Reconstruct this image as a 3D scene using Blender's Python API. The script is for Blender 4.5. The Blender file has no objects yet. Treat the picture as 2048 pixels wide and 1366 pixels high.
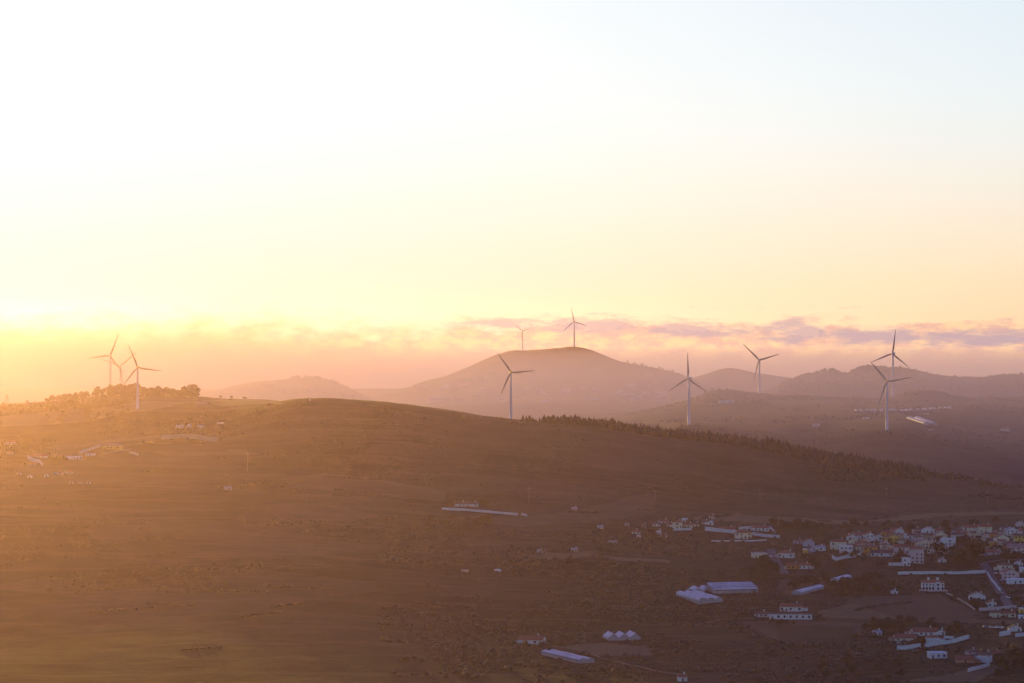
# A hazy sunset over hills with wind turbines and a village, built in metres (camera at the origin, looking along +Y).
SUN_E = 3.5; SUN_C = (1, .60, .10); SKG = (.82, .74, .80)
HZ = 1.8e-5; HC = (.98, .67, .95); HG = .868          # the air over the whole place
MI = 3.8e-4; MT = -71; MC = (.72, .62, .78); MG = .22  # the low mist beyond the main ridge
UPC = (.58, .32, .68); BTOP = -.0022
BK1 = (1.05, .70, .38); BK2 = (.76, .47, .37); BK3 = (.80, .52, .42); BK4 = (.44, .36, .42); BKL = (.30, .08, .35)
import bpy, bmesh, math, random
import numpy as np
from mathutils import Vector, Matrix, noise as mnoise

R = math.radians
rnd = random.Random(7)
sc = bpy.context.scene
col = sc.collection

# ------------------------------------------------------------------ camera
F = 5690.0            # focal length in photo pixels (photo 2048 wide)
HY = 640.0            # row of the eye-level line in the photo
cam_d = bpy.data.cameras.new('camera')
cam_d.sensor_width = 36.0
cam_d.lens = 36.0 * F / 2048.0
cam_d.clip_start = 1.0
cam_d.clip_end = 90000.0
cam = bpy.data.objects.new('camera', cam_d)
col.objects.link(cam)
cam.location = (0, 0, 0)
cam.rotation_euler = (R(90), 0, 0)
cam_d.shift_y = -(683.0 - HY) / 2048.0
sc.camera = cam

# ------------------------------------------------------------------ render settings
sc.view_settings.view_transform = 'Standard'
sc.view_settings.look = 'None'
sc.view_settings.gamma = 1.0
sc.view_settings.exposure = 0.0
sc.render.engine = 'CYCLES'
sc.cycles.use_denoising = True
sc.cycles.volume_bounces = 2
sc.cycles.max_bounces = 6
sc.cycles.diffuse_bounces = 2
sc.cycles.transparent_max_bounces = 12
sc.cycles.use_adaptive_sampling = False

# ------------------------------------------------------------------ light
SUN_AZ = R(-14.0)     # left of the view axis
SUN_EL = R(3.8)
def sun_dir():
    return Vector((math.sin(SUN_AZ)*math.cos(SUN_EL), math.cos(SUN_AZ)*math.cos(SUN_EL), math.sin(SUN_EL)))
sd = sun_dir()
sl = bpy.data.lights.new('sun', 'SUN')
sl.energy = SUN_E
sl.angle = R(0.5)
sl.color = SUN_C
so = bpy.data.objects.new('sun', sl)
col.objects.link(so)
so.rotation_euler = (-sd).to_track_quat('-Z', 'Y').to_euler()

world = bpy.data.worlds.new('World')
sc.world = world
world.use_nodes = True

# ------------------------------------------------------------------ node helpers
def mat(name):
    m = bpy.data.materials.new(name)
    m.use_nodes = True
    nt = m.node_tree
    nt.nodes.clear()
    return m, nt
def N(nt, kind, **kw):
    n = nt.nodes.new(kind)
    for k, v in kw.items():
        if k in n.inputs.keys():
            n.inputs[k].default_value = v
        else:
            setattr(n, k, v)
    return n
def L(nt, a, b):
    nt.links.new(a, b)
def ramp(nt, fac, stops, interp='LINEAR'):
    r = nt.nodes.new('ShaderNodeValToRGB')
    r.color_ramp.interpolation = interp
    els = r.color_ramp.elements
    while len(els) < len(stops):
        els.new(0.5)
    for e, (p, c) in zip(els, stops):
        e.position = p
        e.color = (c[0], c[1], c[2], 1) if not isinstance(c, (int, float)) else (c, c, c, 1)
    L(nt, fac, r.inputs[0])
    return r.outputs[0]
def mathn(nt, op, a, b=None, clamp=False):
    n = nt.nodes.new('ShaderNodeMath'); n.operation = op; n.use_clamp = clamp
    for i, v in enumerate((a, b)):
        if v is None: continue
        if isinstance(v, (int, float)): n.inputs[i].default_value = v
        else: L(nt, v, n.inputs[i])
    return n.outputs[0]
def mixc(nt, fac, a, b, mode='MIX'):
    n = nt.nodes.new('ShaderNodeMix'); n.data_type = 'RGBA'; n.blend_type = mode
    for sock, v in ((n.inputs['Factor'], fac), (n.inputs[6], a), (n.inputs[7], b)):
        if isinstance(v, (int, float)): sock.default_value = v
        elif isinstance(v, tuple): sock.default_value = (*v[:3], 1)
        else: L(nt, v, sock)
    return n.outputs[2]

# ------------------------------------------------------------------ terrain heights
# each line: a distance and how the land stands there across the view, as (column, row) of the photo's sight lines;
# it only serves to work out real heights in metres, which the height field below keeps.
ROWS = [
 (1700, [(-2500,1390),(0,1392),(1024,1394),(2048,1392),(4500,1392)]),
 (2000, [(-2500,1255),(0,1262),(500,1258),(1024,1268),(1500,1272),(2048,1270),(4500,1270)]),
 (2300, [(-2500,1140),(0,1150),(500,1145),(1024,1165),(1500,1178),(1900,1180),(2048,1178),(4500,1180)]),
 (2600, [(-2500,1040),(0,1050),(500,1055),(1024,1080),(1500,1098),(1900,1098),(2048,1092),(4500,1090)]),
 (2900, [(-2500,955),(0,965),(500,975),(1024,1000),(1500,1035),(1900,1038),(2048,1036),(4500,1040)]),
 (3200, [(-2500,880),(0,892),(300,893),(620,880),(1024,912),(1300,945),(1600,983),(1900,1002),(2048,1008),(4500,1020)]),
 (3450, [(-2500,838),(0,842),(200,832),(420,836),(620,800),(760,806),(900,820),(1024,838),(1150,846),(1300,868),(1450,886),(1600,908),(1774,934),(1900,952),(2048,978),(2400,1000),(4500,1010)]),
 (3650, [(-2500,812),(0,815),(150,806),(300,804),(400,806),(500,802),(620,808),(760,818),(900,836),(1024,856),(1150,866),(1300,896),(1600,945),(1774,965),(1900,985),(2048,1005),(2400,1020),(4500,1010)]),
 (3850, [(-2500,808),(0,808),(100,803),(200,794),(300,792),(390,795),(450,799),(520,800),(620,812),(760,840),(900,860),(1024,880),(1150,888),(1300,900),(1600,945),(1774,945),(1900,950),(2048,975),(2400,980),(4500,960)]),
 (4050, [(-2500,812),(0,812),(150,806),(300,800),(420,800),(520,808),(620,830),(760,858),(1024,880),(1300,868),(1376,850),(1500,868),(1600,878),(1774,862),(1900,880),(2048,905),(2400,930),(4500,930)]),
 (4400, [(-2500,830),(0,835),(300,830),(500,838),(760,865),(1024,868),(1200,858),(1376,838),(1500,838),(1600,835),(1774,833),(1900,838),(2048,852),(2400,880),(4500,890)]),
 (4900, [(-2500,840),(0,845),(500,850),(760,858),(1024,850),(1200,842),(1300,826),(1400,808),(1500,806),(1600,808),(1774,810),(1900,808),(2048,812),(2400,830),(4500,830)]),
 (5250, [(-2500,840),(0,842),(500,845),(760,850),(1024,845),(1200,835),(1300,816),(1370,802),(1400,792),(1430,782),(1465,783),(1500,788),(1560,791),(1650,795),(1750,797),(1800,790),(1835,781),(1870,782),(1905,791),(1950,796),(2048,794),(2400,800),(4500,800)]),
 (5700, [(-2500,835),(0,835),(760,838),(1024,832),(1300,822),(1500,812),(1750,812),(2048,812),(4500,815)]),
 (6100, [(-2500,826),(0,826),(760,828),(1024,820),(1300,810),(1480,800),(1560,788),(1640,772),(1700,766),(1800,770),(1900,775),(2048,770),(4500,790)]),
 (6500, [(-2500,818),(0,818),(760,818),(1024,808),(1300,800),(1450,795),(1520,784),(1560,772),(1600,758),(1640,750),(1672,748),(1694,752),(1712,740),(1740,736),(1785,736),(1830,743),(1870,752),(1920,758),(1960,758),(2000,752),(2048,750),(2300,752),(4500,780)]),
 (7000, [(-2500,812),(0,812),(300,808),(500,795),(620,790),(760,810),(1024,797),(1300,790),(1450,792),(1600,775),(1750,760),(2048,765),(4500,780)]),
 (7500, [(-2500,805),(0,805),(300,805),(380,797),(430,782),(480,770),(560,760),(600,757),(640,758),(665,764),(690,774),(720,788),(750,803),(780,809),(850,796),(930,780),(1024,770),(1150,765),(1250,772),(1320,780),(1450,790),(1600,790),(2048,785),(4500,790)]),
 (8200, [(-2500,795),(0,795),(500,790),(700,805),(760,800),(800,782),(840,766),(880,756),(920,742),(960,723),(1000,706),(1030,700),(1060,699),(1100,695),(1140,692),(1160,693),(1185,700),(1215,712),(1250,726),(1290,734),(1330,742),(1360,750),(1400,768),(1450,785),(1600,790),(2048,785),(4500,790)]),
 (8750, [(-2500,790),(0,790),(500,788),(760,792),(1024,770),(1200,770),(1400,780),(1600,785),(2048,780),(4500,785)]),
 (9300, [(-2500,776),(0,776),(760,778),(1024,772),(1300,768),(1380,757),(1420,746),(1460,738),(1500,745),(1540,750),(1600,756),(1700,760),(2048,765),(4500,770)]),
 (9900, [(-2500,790),(0,790),(1024,790),(1500,790),(2048,790),(4500,790)]),
]
NEAR = [(-400,-6),(0,-1.8),(60,-9),(250,-58),(500,-118),(800,-175),(1150,-225),(1450,-252)]

def smooth_interp(xs, xp, fp):
    # monotone cubic (PCHIP) through the points
    xp = np.asarray(xp, float); fp = np.asarray(fp, float)
    h = np.diff(xp); d = np.diff(fp)/h
    m = np.zeros_like(fp)
    m[0], m[-1] = d[0], d[-1]
    for i in range(1, len(fp)-1):
        if d[i-1]*d[i] > 0:
            w1, w2 = 2*h[i]+h[i-1], h[i]+2*h[i-1]
            m[i] = (w1+w2)/(w1/d[i-1]+w2/d[i])
    i = np.clip(np.searchsorted(xp, xs)-1, 0, len(h)-1)
    t = (xs-xp[i])/h[i]
    return ((1+2*t)*(1-t)**2*fp[i] + t*(1-t)**2*h[i]*m[i] + t*t*(3-2*t)*fp[i+1] + t*t*(t-1)*h[i]*m[i+1])

PX = np.concatenate([np.linspace(-2500,-160,44)[:-1], np.arange(-160,2216,8.0), np.linspace(2216,4500,42)])
def drange():
    ds = list(np.linspace(-400, 1450, 38)[:-1])
    d = 1450.0
    while d < 9900:
        ds.append(d)
        d += max(7.0, (d-3700)*0.012) if d < 9000 else 75.0
    return np.array(ds + [9900.0])
DD = drange()
def width(d):
    d = np.asarray(d, float)
    return np.where(d >= 1500, d, 750 + np.maximum(d, -400)*0.5)

# value noise, vectorised, for the small relief
_tab = np.random.RandomState(5).rand(256, 256)
def vnoise(x, y):
    xi = np.floor(x).astype(int); yi = np.floor(y).astype(int)
    fx = x-xi; fy = y-yi
    fx = fx*fx*fx*(fx*(fx*6-15)+10); fy = fy*fy*fy*(fy*(fy*6-15)+10)
    a = _tab[xi % 256, yi % 256]; b = _tab[(xi+1) % 256, yi % 256]
    c = _tab[xi % 256, (yi+1) % 256]; d = _tab[(xi+1) % 256, (yi+1) % 256]
    return (a*(1-fx)+b*fx)*(1-fy) + (c*(1-fx)+d*fx)*fy - 0.5
def fbm(x, y, scale, octs=4):
    s = 0; a = 1.0; f = 1.0/scale
    for k in range(octs):
        s = s + a*vnoise(x*f+17.3*k, y*f+5.1*k); a *= 0.5; f *= 2.03
    return s

def build_heights():
    rd = [n[0] for n in NEAR] + [r[0] for r in ROWS]
    Z = np.zeros((len(rd), len(PX)))
    for i, (d, z) in enumerate(NEAR):
        Z[i] = z
    for j, (d, pts) in enumerate(ROWS):
        py = smooth_interp(PX, [p[0] for p in pts], [p[1] for p in pts])
        Z[len(NEAR)+j] = -(py-HY)/F*d
    H = np.zeros((len(DD), len(PX)))
    for c in range(len(PX)):
        H[:, c] = smooth_interp(DD, rd, Z[:, c])
    X = width(DD)[:, None]*(PX[None, :]-1024)/F
    Y = np.repeat(DD[:, None], len(PX), 1)
    amp = np.clip((Y-1300)/900, 0, 1)*np.where(Y < 4200, 1.0, np.clip(1+(Y-4200)/2500, 1, 2.2))
    H += amp*(3.2*fbm(X, Y, 230, 3) + 1.6*fbm(X+900, Y, 45, 3))
    # gullies and swells running down the near slope
    g = np.clip((Y-1600)/400, 0, 1)*np.clip((3300-Y)/500, 0, 1)
    H += g*9.0*fbm(X*1.0+400, Y*0.45, 420, 2)
    return X, Y, H
TX, TY, TH = build_heights()

def ground_z(x, y):
    r = min(max(np.searchsorted(DD, y)-1, 0), len(DD)-2)
    ty = (y-DD[r])/(DD[r+1]-DD[r])
    u = x*F/float(width(y))+1024
    c = min(max(np.searchsorted(PX, u)-1, 0), len(PX)-2)
    tx = (u-PX[c])/(PX[c+1]-PX[c])
    a = TH[r, c]*(1-tx)+TH[r, c+1]*tx; b = TH[r+1, c]*(1-tx)+TH[r+1, c+1]*tx
    return float(a*(1-ty)+b*ty)

def at(px, py, dmin=1500.0, dmax=9000.0):
    """The point of the land that is seen along this sight line."""
    u = (px-1024)/F
    d = dmin; step = 6.0; prev = None
    while d < dmax:
        row = HY - ground_z(u*d, d)/d*F
        if row <= py:
            if prev:
                d0, r0 = prev
                d = d0 + (d-d0)*(r0-py)/max(r0-row, 1e-6)
            break
        prev = (d, row); d += step
    return Vector((u*d, d, ground_z(u*d, d)))
def on(px, d, dz=0.0):
    """The land in that direction, d metres away."""
    u = (px-1024)/F
    return Vector((u*d, d, ground_z(u*d, d)+dz))

# ------------------------------------------------------------------ sky
nt = world.node_tree
bg = nt.nodes['Background']
def vm(op, a, b):
    n = nt.nodes.new('ShaderNodeVectorMath'); n.operation = op
    for i, v in enumerate((a, b)):
        if isinstance(v, tuple): n.inputs[i].default_value = v
        else: L(nt, v, n.inputs[i])
    return n.outputs[0]
def mapr(nt, v, a, b, c=0.0, d=1.0, smooth=True):
    n = nt.nodes.new('ShaderNodeMapRange')
    n.interpolation_type = 'SMOOTHSTEP' if smooth else 'LINEAR'
    for k, x in zip(('From Min', 'From Max', 'To Min', 'To Max'), (a, b, c, d)):
        n.inputs[k].default_value = x
    L(nt, v, n.inputs[0])
    return n.outputs[0]
def nz(nt, vec, scale, detail=4, rough=.5, **kw):
    n = nt.nodes.new('ShaderNodeTexNoise')
    n.inputs['Scale'].default_value = scale; n.inputs['Detail'].default_value = detail
    n.inputs['Roughness'].default_value = rough
    for k, v in kw.items(): n.inputs[k].default_value = v
    L(nt, vec, n.inputs['Vector'])
    return n.outputs['Fac']
def build_sky():
    sky = N(nt, 'ShaderNodeTexSky'); sky.sky_type = 'NISHITA'; sky.sun_disc = False
    sky.sun_elevation = SUN_EL; sky.sun_rotation = SUN_AZ
    sky.ozone_density = 4.0; sky.dust_density = 1.0; sky.air_density = 1.0; sky.altitude = 400
    # the eye of the camera film: bright parts roll off softly instead of clipping
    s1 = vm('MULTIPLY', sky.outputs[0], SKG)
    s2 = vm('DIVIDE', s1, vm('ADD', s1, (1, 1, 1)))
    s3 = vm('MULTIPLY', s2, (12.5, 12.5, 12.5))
    tc = N(nt, 'ShaderNodeTexCoord')
    sp = N(nt, 'ShaderNodeSeparateXYZ'); L(nt, tc.outputs['Generated'], sp.inputs[0])
    el = mathn(nt, 'ARCSINE', sp.outputs[2])
    az = mathn(nt, 'ARCTAN2', sp.outputs[0], sp.outputs[1])
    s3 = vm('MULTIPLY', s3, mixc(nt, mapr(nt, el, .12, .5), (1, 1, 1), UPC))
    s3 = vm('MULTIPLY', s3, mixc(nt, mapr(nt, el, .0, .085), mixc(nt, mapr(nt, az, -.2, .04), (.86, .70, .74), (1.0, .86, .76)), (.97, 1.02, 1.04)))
    # the bank of low cloud along the horizon
    def cv(sx, sy, ox=0.0):
        c = N(nt, 'ShaderNodeCombineXYZ')
        L(nt, mathn(nt, 'ADD', mathn(nt, 'MULTIPLY', az, sx), ox), c.inputs[0]); L(nt, mathn(nt, 'MULTIPLY', el, sy), c.inputs[1])
        return c.outputs[0]
    def amp(v, a): return mathn(nt, 'MULTIPLY', mathn(nt, 'SUBTRACT', v, .5), a)
    big = nz(nt, cv(16, 30, 3.1), 1.0, 3, .5)
    lump = nz(nt, cv(75, 190, 9.7), 1.0, 6, .62)
    fine = nz(nt, cv(230, 520, 1.3), 1.0, 4, .6)
    right = mapr(nt, az, -.10, .02)
    rel = mathn(nt, 'SUBTRACT', el, BTOP)
    rel = mathn(nt, 'SUBTRACT', rel, amp(big, .012)); rel = mathn(nt, 'SUBTRACT', rel, amp(lump, .019)); rel = mathn(nt, 'SUBTRACT', rel, amp(fine, .003))
    soft = mathn(nt, 'MULTIPLY', mathn(nt, 'SUBTRACT', 1.25, right), .0075)
    q = mathn(nt, 'DIVIDE', rel, soft)
    bank = mapr(nt, q, 1.0, -1.0)
    puff = nz(nt, cv(30, 150, 5.5), 1.0, 6, .62)
    # where the thicker grey streaks lie: direction, height above the horizon and extent, in radians
    env = None
    for a0, e0, sa, se in ((.030, -.0018, .022, .0036), (.062, -.0034, .026, .0034), (.100, -.0034, .013, .0050), (.130, -.0058, .026, .0034), (.165, -.0064, .030, .0034), (.000, -.0012, .018, .0026)):
        dx = mathn(nt, 'DIVIDE', mathn(nt, 'SUBTRACT', az, a0), sa); dy = mathn(nt, 'DIVIDE', mathn(nt, 'SUBTRACT', el, e0), se)
        g = mathn(nt, 'EXPONENT', mathn(nt, 'MULTIPLY', mathn(nt, 'ADD', mathn(nt, 'MULTIPLY', dx, dx), mathn(nt, 'MULTIPLY', dy, dy)), -1.0))
        env = g if env is None else mathn(nt, 'MAXIMUM', env, g)
    gray = mapr(nt, mathn(nt, 'ADD', env, amp(nz(nt, cv(70, 330, 4.4), 1.0, 7, .66), 2.3)), .16, .92)
    gray = mathn(nt, 'MULTIPLY', gray, mapr(nt, el, .010, .004, 0.0, .95))
    wisp = mapr(nt, nz(nt, cv(95, 210, 2.2), 1.0, 7, .64), .38, .62)
    peach = mixc(nt, wisp, BK1, BK2)
    peach = mixc(nt, mapr(nt, el, -.007, -.017), peach, BK3)
    cc = mixc(nt, gray, peach, BK4)
    cc = vm('MULTIPLY', cc, mixc(nt, mapr(nt, az, -.18, .02), BKL, (1, 1, 1)))
    cc = vm('MULTIPLY', cc, (10, 10, 10))
    bank = mathn(nt, 'MAXIMUM', bank, mathn(nt, 'MULTIPLY', gray, .9))
    s3 = mixc(nt, bank, s3, cc)
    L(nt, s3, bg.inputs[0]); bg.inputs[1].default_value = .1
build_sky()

def air(name, lo, hi, colour, density, aniso):
    bm = bmesh.new(); bmesh.ops.create_cube(bm, size=1)
    for v in bm.verts:
        v.co = Vector([lo[i]+(v.co[i]+.5)*(hi[i]-lo[i]) for i in range(3)])
    me = bpy.data.meshes.new(name); bm.to_mesh(me); bm.free()
    o = bpy.data.objects.new(name, me); col.objects.link(o); o['kind'] = 'stuff'
    m, nt = mat(name)
    v = N(nt, 'ShaderNodeVolumePrincipled'); v.inputs['Color'].default_value = (*colour, 1)
    v.inputs['Density'].default_value = density; v.inputs['Anisotropy'].default_value = aniso
    out = N(nt, 'ShaderNodeOutputMaterial'); L(nt, v.outputs[0], out.inputs['Volume'])
    me.materials.append(m)
    return o
ZLOW = float(TH.min())
air('haze', (-8000, -420, ZLOW-1.5), (8000, 9950, 42), HC, HZ, HG)
# the mist bank: its top swells towards the sun side, like the fog that rolls over the left of the valley
def mist_bank():
    xs = [-7950]+[-1500+i*110 for i in range(16)]+[7950]
    def top(x):
        t = min(max((-120-x)/1000, 0), 1)
        return MT+(-22-MT)*t*t*(3-2*t)
    mb_v = []; mb_f = []
    for x in xs:
        mb_v += [(x, 3600, ZLOW-1.2), (x, 3600, top(x)), (x, 7300, top(x)), (x, 7300, ZLOW-1.2)]
    for i in range(len(xs)-1):
        for j in range(4):
            a = i*4+j; b = i*4+(j+1) % 4
            mb_f.append((a, b, b+4, a+4))
    mb_f += [(3, 2, 1, 0), tuple(len(mb_v)-4+k for k in range(4))]
    me = bpy.data.meshes.new('mist'); me.from_pydata(mb_v, [], mb_f); me.update()
    o = air('mist', (0, 0, 0), (1, 1, 1), MC, MI, MG)
    m = o.data.materials[0]; me.materials.append(m); o.data = me
    bm = bmesh.new(); bm.from_mesh(me); bmesh.ops.recalc_face_normals(bm, faces=bm.faces); bm.to_mesh(me); bm.free()
mist_bank()

# ------------------------------------------------------------------ materials
def surface(name, colour, rough=.8, var=.25, scale=.6, metallic=0.0, dark=None):
    """A plain paint or render with worn patches."""
    m, nt = mat(name)
    b = N(nt, 'ShaderNodeBsdfPrincipled'); b.inputs['Roughness'].default_value = rough
    b.inputs['Metallic'].default_value = metallic
    tc = N(nt, 'ShaderNodeTexCoord')
    f = nz(nt, tc.outputs['Object'], scale, 5, .6)
    dk = dark or tuple(c*(1-var) for c in colour)
    L(nt, ramp(nt, f, [(.3, dk), (.62, colour)]), b.inputs['Base Color'])
    out = N(nt, 'ShaderNodeOutputMaterial'); L(nt, b.outputs[0], out.inputs[0])
    return m
def tiles(name, c1, c2):
    m, nt = mat(name)
    b = N(nt, 'ShaderNodeBsdfPrincipled'); b.inputs['Roughness'].default_value = .85
    tc = N(nt, 'ShaderNodeTexCoord')
    w = N(nt, 'ShaderNodeTexWave'); w.inputs['Scale'].default_value = 1.6; w.inputs['Distortion'].default_value = .6
    L(nt, tc.outputs['Object'], w.inputs['Vector'])
    f = nz(nt, tc.outputs['Object'], .9, 5, .65)
    c = ramp(nt, f, [(.3, c2), (.65, c1)])
    c = mixc(nt, mathn(nt, 'MULTIPLY', w.outputs['Fac'], .35), c, c2)
    L(nt, c, b.inputs['Base Color'])
    out = N(nt, 'ShaderNodeOutputMaterial'); L(nt, b.outputs[0], out.inputs[0])
    return m
def leafy(name, c1, c2, c3):
    m, nt = mat(name)
    b = N(nt, 'ShaderNodeBsdfPrincipled'); b.inputs['Roughness'].default_value = .75
    tc = N(nt, 'ShaderNodeTexCoord'); oi = N(nt, 'ShaderNodeObjectInfo')
    f = nz(nt, tc.outputs['Object'], .7, 4, .6)
    c = ramp(nt, f, [(.3, c1), (.55, c2), (.75, c3)])
    hs = N(nt, 'ShaderNodeHueSaturation'); L(nt, c, hs.inputs['Color'])
    L(nt, mathn(nt, 'ADD', mathn(nt, 'MULTIPLY', oi.outputs['Random'], .8), .6), hs.inputs['Value'])
    L(nt, mathn(nt, 'ADD', mathn(nt, 'MULTIPLY', oi.outputs['Random'], .04), .48), hs.inputs['Hue'])
    L(nt, hs.outputs[0], b.inputs['Base Color'])
    out = N(nt, 'ShaderNodeOutputMaterial'); L(nt, b.outputs[0], out.inputs[0])
    return m
WALLS = {
 'W': surface('white_render', (.70, .67, .62), .8, .22),
 'C': surface('cream_render', (.72, .62, .42), .8, .16),
 'Y': surface('yellow_render', (.72, .46, .10), .8, .16),
 'O': surface('orange_render', (.62, .25, .06), .8, .18),
 'S': surface('salmon_render', (.60, .25, .16), .8, .18),
 'P': surface('pink_render', (.66, .48, .44), .8, .16),
 'G': surface('grey_render', (.46, .44, .43), .85, .2),
 'V': surface('mauve_render', (.50, .42, .48), .85, .2),
 'T': surface('stone', (.42, .35, .27), .9, .35, .9),
}
ROOFS = {
 'R': tiles('terracotta_tiles', (.36, .11, .055), (.22, .07, .04)),
 'N': tiles('brown_tiles', (.22, .12, .08), (.12, .065, .045)),
 'D': tiles('dark_tiles', (.085, .06, .055), (.045, .035, .035)),
 'P': tiles('pale_pink_tiles', (.42, .24, .19), (.28, .16, .13)),
 'G': tiles('grey_sheet', (.40, .38, .38), (.28, .27, .27)),
 'W': surface('white_roof', (.72, .71, .70), .8, .18),
}
def glass():
    m, nt = mat('window_glass')
    b = N(nt, 'ShaderNodeBsdfPrincipled'); b.inputs['Roughness'].default_value = .12
    tc = N(nt, 'ShaderNodeTexCoord')
    L(nt, ramp(nt, nz(nt, tc.outputs['Object'], 1.0, 2), [(.3, (.012, .012, .015)), (.7, (.04, .04, .048))]), b.inputs['Base Color'])
    out = N(nt, 'ShaderNodeOutputMaterial'); L(nt, b.outputs[0], out.inputs[0])
    return m
GLASS = glass()
DOOR = surface('door_paint', (.13, .07, .04), .6, .3)
PLASTIC = surface('greenhouse_film', (.62, .60, .59), .6, .3, .22)
FILM_END = surface('greenhouse_end_film', (.34, .33, .33), .5, .35, .3)
BAY_SHADE = surface('bay_shade', (.10, .095, .10), .8, .3, .5)  # dark tone painted for the shade between greenhouse bays
STEEL = surface('turbine_paint', (.55, .55, .56), .45, .12, .05)
BLADE = surface('blade_paint', (.20, .20, .21), .45, .15, .08)
YELLOW_LIT = surface('yellow_hub_sunlight', (.80, .52, .06), .4, .15, .6)  # yellow stands in for sunlight caught by hub and nacelle
ORANGE_LIT = surface('orange_hub_sunlight', (.85, .36, .04), .4, .15, .6)  # the same caught sunlight put into the colour, more orange
BARK = surface('bark', (.075, .055, .04), .95, .4, 1.2)
CONIFER = leafy('conifer_needles', (.012, .015, .009), (.02, .025, .013), (.033, .036, .018))
FOLIAGE = leafy('broad_leaves', (.014, .018, .009), (.026, .031, .014), (.046, .048, .021))
PINE = leafy('pine_needles', (.02, .026, .012), (.035, .042, .018), (.055, .06, .024))
TARMAC = surface('tarmac', (.075, .07, .07), .9, .3, .3)
DIRT = surface('pale_dirt', (.12, .088, .06), .95, .35, .25)
POLE = surface('weathered_pole', (.30, .27, .25), .8, .3, .5)
RUBBER = surface('tyre_rubber', (.02, .02, .02), .9, .2, 2)
CARS = {k: surface(f'{k}_car_paint', c, .25, .08, .4) for k, c in
        {'white': (.78, .78, .78), 'silver': (.48, .49, .51), 'blue': (.08, .14, .34), 'dark': (.04, .04, .05), 'red': (.34, .04, .03)}.items()}

# ------------------------------------------------------------------ mesh helpers
class MB:
    def __init__(self):
        self.v = []; self.f = []
    def poly(self, pts, faces):
        n = len(self.v)
        self.v += [tuple(p) for p in pts]
        self.f += [tuple(i+n for i in f) for f in faces]
    def box(self, lo, hi):
        x0, y0, z0 = lo; x1, y1, z1 = hi
        self.poly([(x0,y0,z0),(x1,y0,z0),(x1,y1,z0),(x0,y1,z0),(x0,y0,z1),(x1,y0,z1),(x1,y1,z1),(x0,y1,z1)],
                  [(0,3,2,1),(4,5,6,7),(0,1,5,4),(1,2,6,5),(2,3,7,6),(3,0,4,7)])
    def rings(self, rings, cap=True):
        """Joins rings of equal length into a skin."""
        n = len(self.v); k = len(rings[0])
        for r in rings: self.v += [tuple(p) for p in r]
        for i in range(len(rings)-1):
            for j in range(k):
                a = n+i*k+j; b = n+i*k+(j+1) % k
                self.f.append((a, b, b+k, a+k))
        if cap:
            self.f.append(tuple(n+j for j in reversed(range(k))))
            self.f.append(tuple(n+(len(rings)-1)*k+j for j in range(k)))
    def tube(self, pts, radii, k=8):
        rs = []
        for i, p in enumerate(pts):
            p = Vector(p)
            t = (Vector(pts[min(i+1, len(pts)-1)])-Vector(pts[max(i-1, 0)])).normalized()
            a = t.orthogonal().normalized(); b = t.cross(a)
            rs.append([p+radii[i]*(a*math.cos(2*math.pi*j/k)+b*math.sin(2*math.pi*j/k)) for j in range(k)])
        self.rings(rs)
    def build(self, name, material, parent=None, smooth=False, link=True):
        me = bpy.data.meshes.new(name)
        me.from_pydata(self.v, [], self.f)
        me.materials.append(material)
        if smooth: me.polygons.foreach_set('use_smooth', [True]*len(me.polygons))
        me.update()
        o = bpy.data.objects.new(name, me)
        if link: col.objects.link(o)
        if parent: o.parent = parent
        return o
def tag(o, label=None, cat=None, group=None, kind=None):
    if label: o['label'] = label
    if cat: o['category'] = cat
    if group: o['group'] = group
    if kind: o['kind'] = kind
    return o
def thing(name, loc, label, cat, rz=0.0, group=None):
    o = bpy.data.objects.new(name, None); col.objects.link(o)
    o.empty_display_size = 1.0
    o.location = loc; o.rotation_euler = (0, 0, rz)
    return tag(o, label, cat, group)
def copy_tree(o, parent=None):
    c = o.copy(); col.objects.link(c)
    if parent: c.parent = parent
    for ch in list(o.children): copy_tree(ch, c)
    return c

# ------------------------------------------------------------------ wind turbines
def blade_mb(Lb):
    mb = MB(); rs = []
    for t in (0, .03, .08, .15, .22, .35, .5, .65, .8, .92, .985, 1.0):
        z = .9 + t*(Lb-.9)
        if t < .1:
            c = 1.5 + (t/.1)*.9; th = 1.3 - t/.1*.5; off = 0
        else:
            u = (t-.1)/.9
            c = (3.1 - 2.35*u)*min(1, .75+2.2*u) if t < .3 else 3.1-2.35*u
            th = .62*(1-u)+.10; off = .22*c
        c *= Lb/36
        if t == 1.0: c *= .45; th *= .5
        tw = R(14)*(1-t)
        ring = []
        for j in range(10):
            a = 2*math.pi*j/10
            x = math.cos(a)*c*.5 + off*.8; y = math.sin(a)*th*.5
            ring.append((x*math.cos(tw)-y*math.sin(tw), x*math.sin(tw)+y*math.cos(tw) - .9*t*t*Lb/36, z))
        rs.append(ring)
    mb.rings(rs)
    return mb
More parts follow.
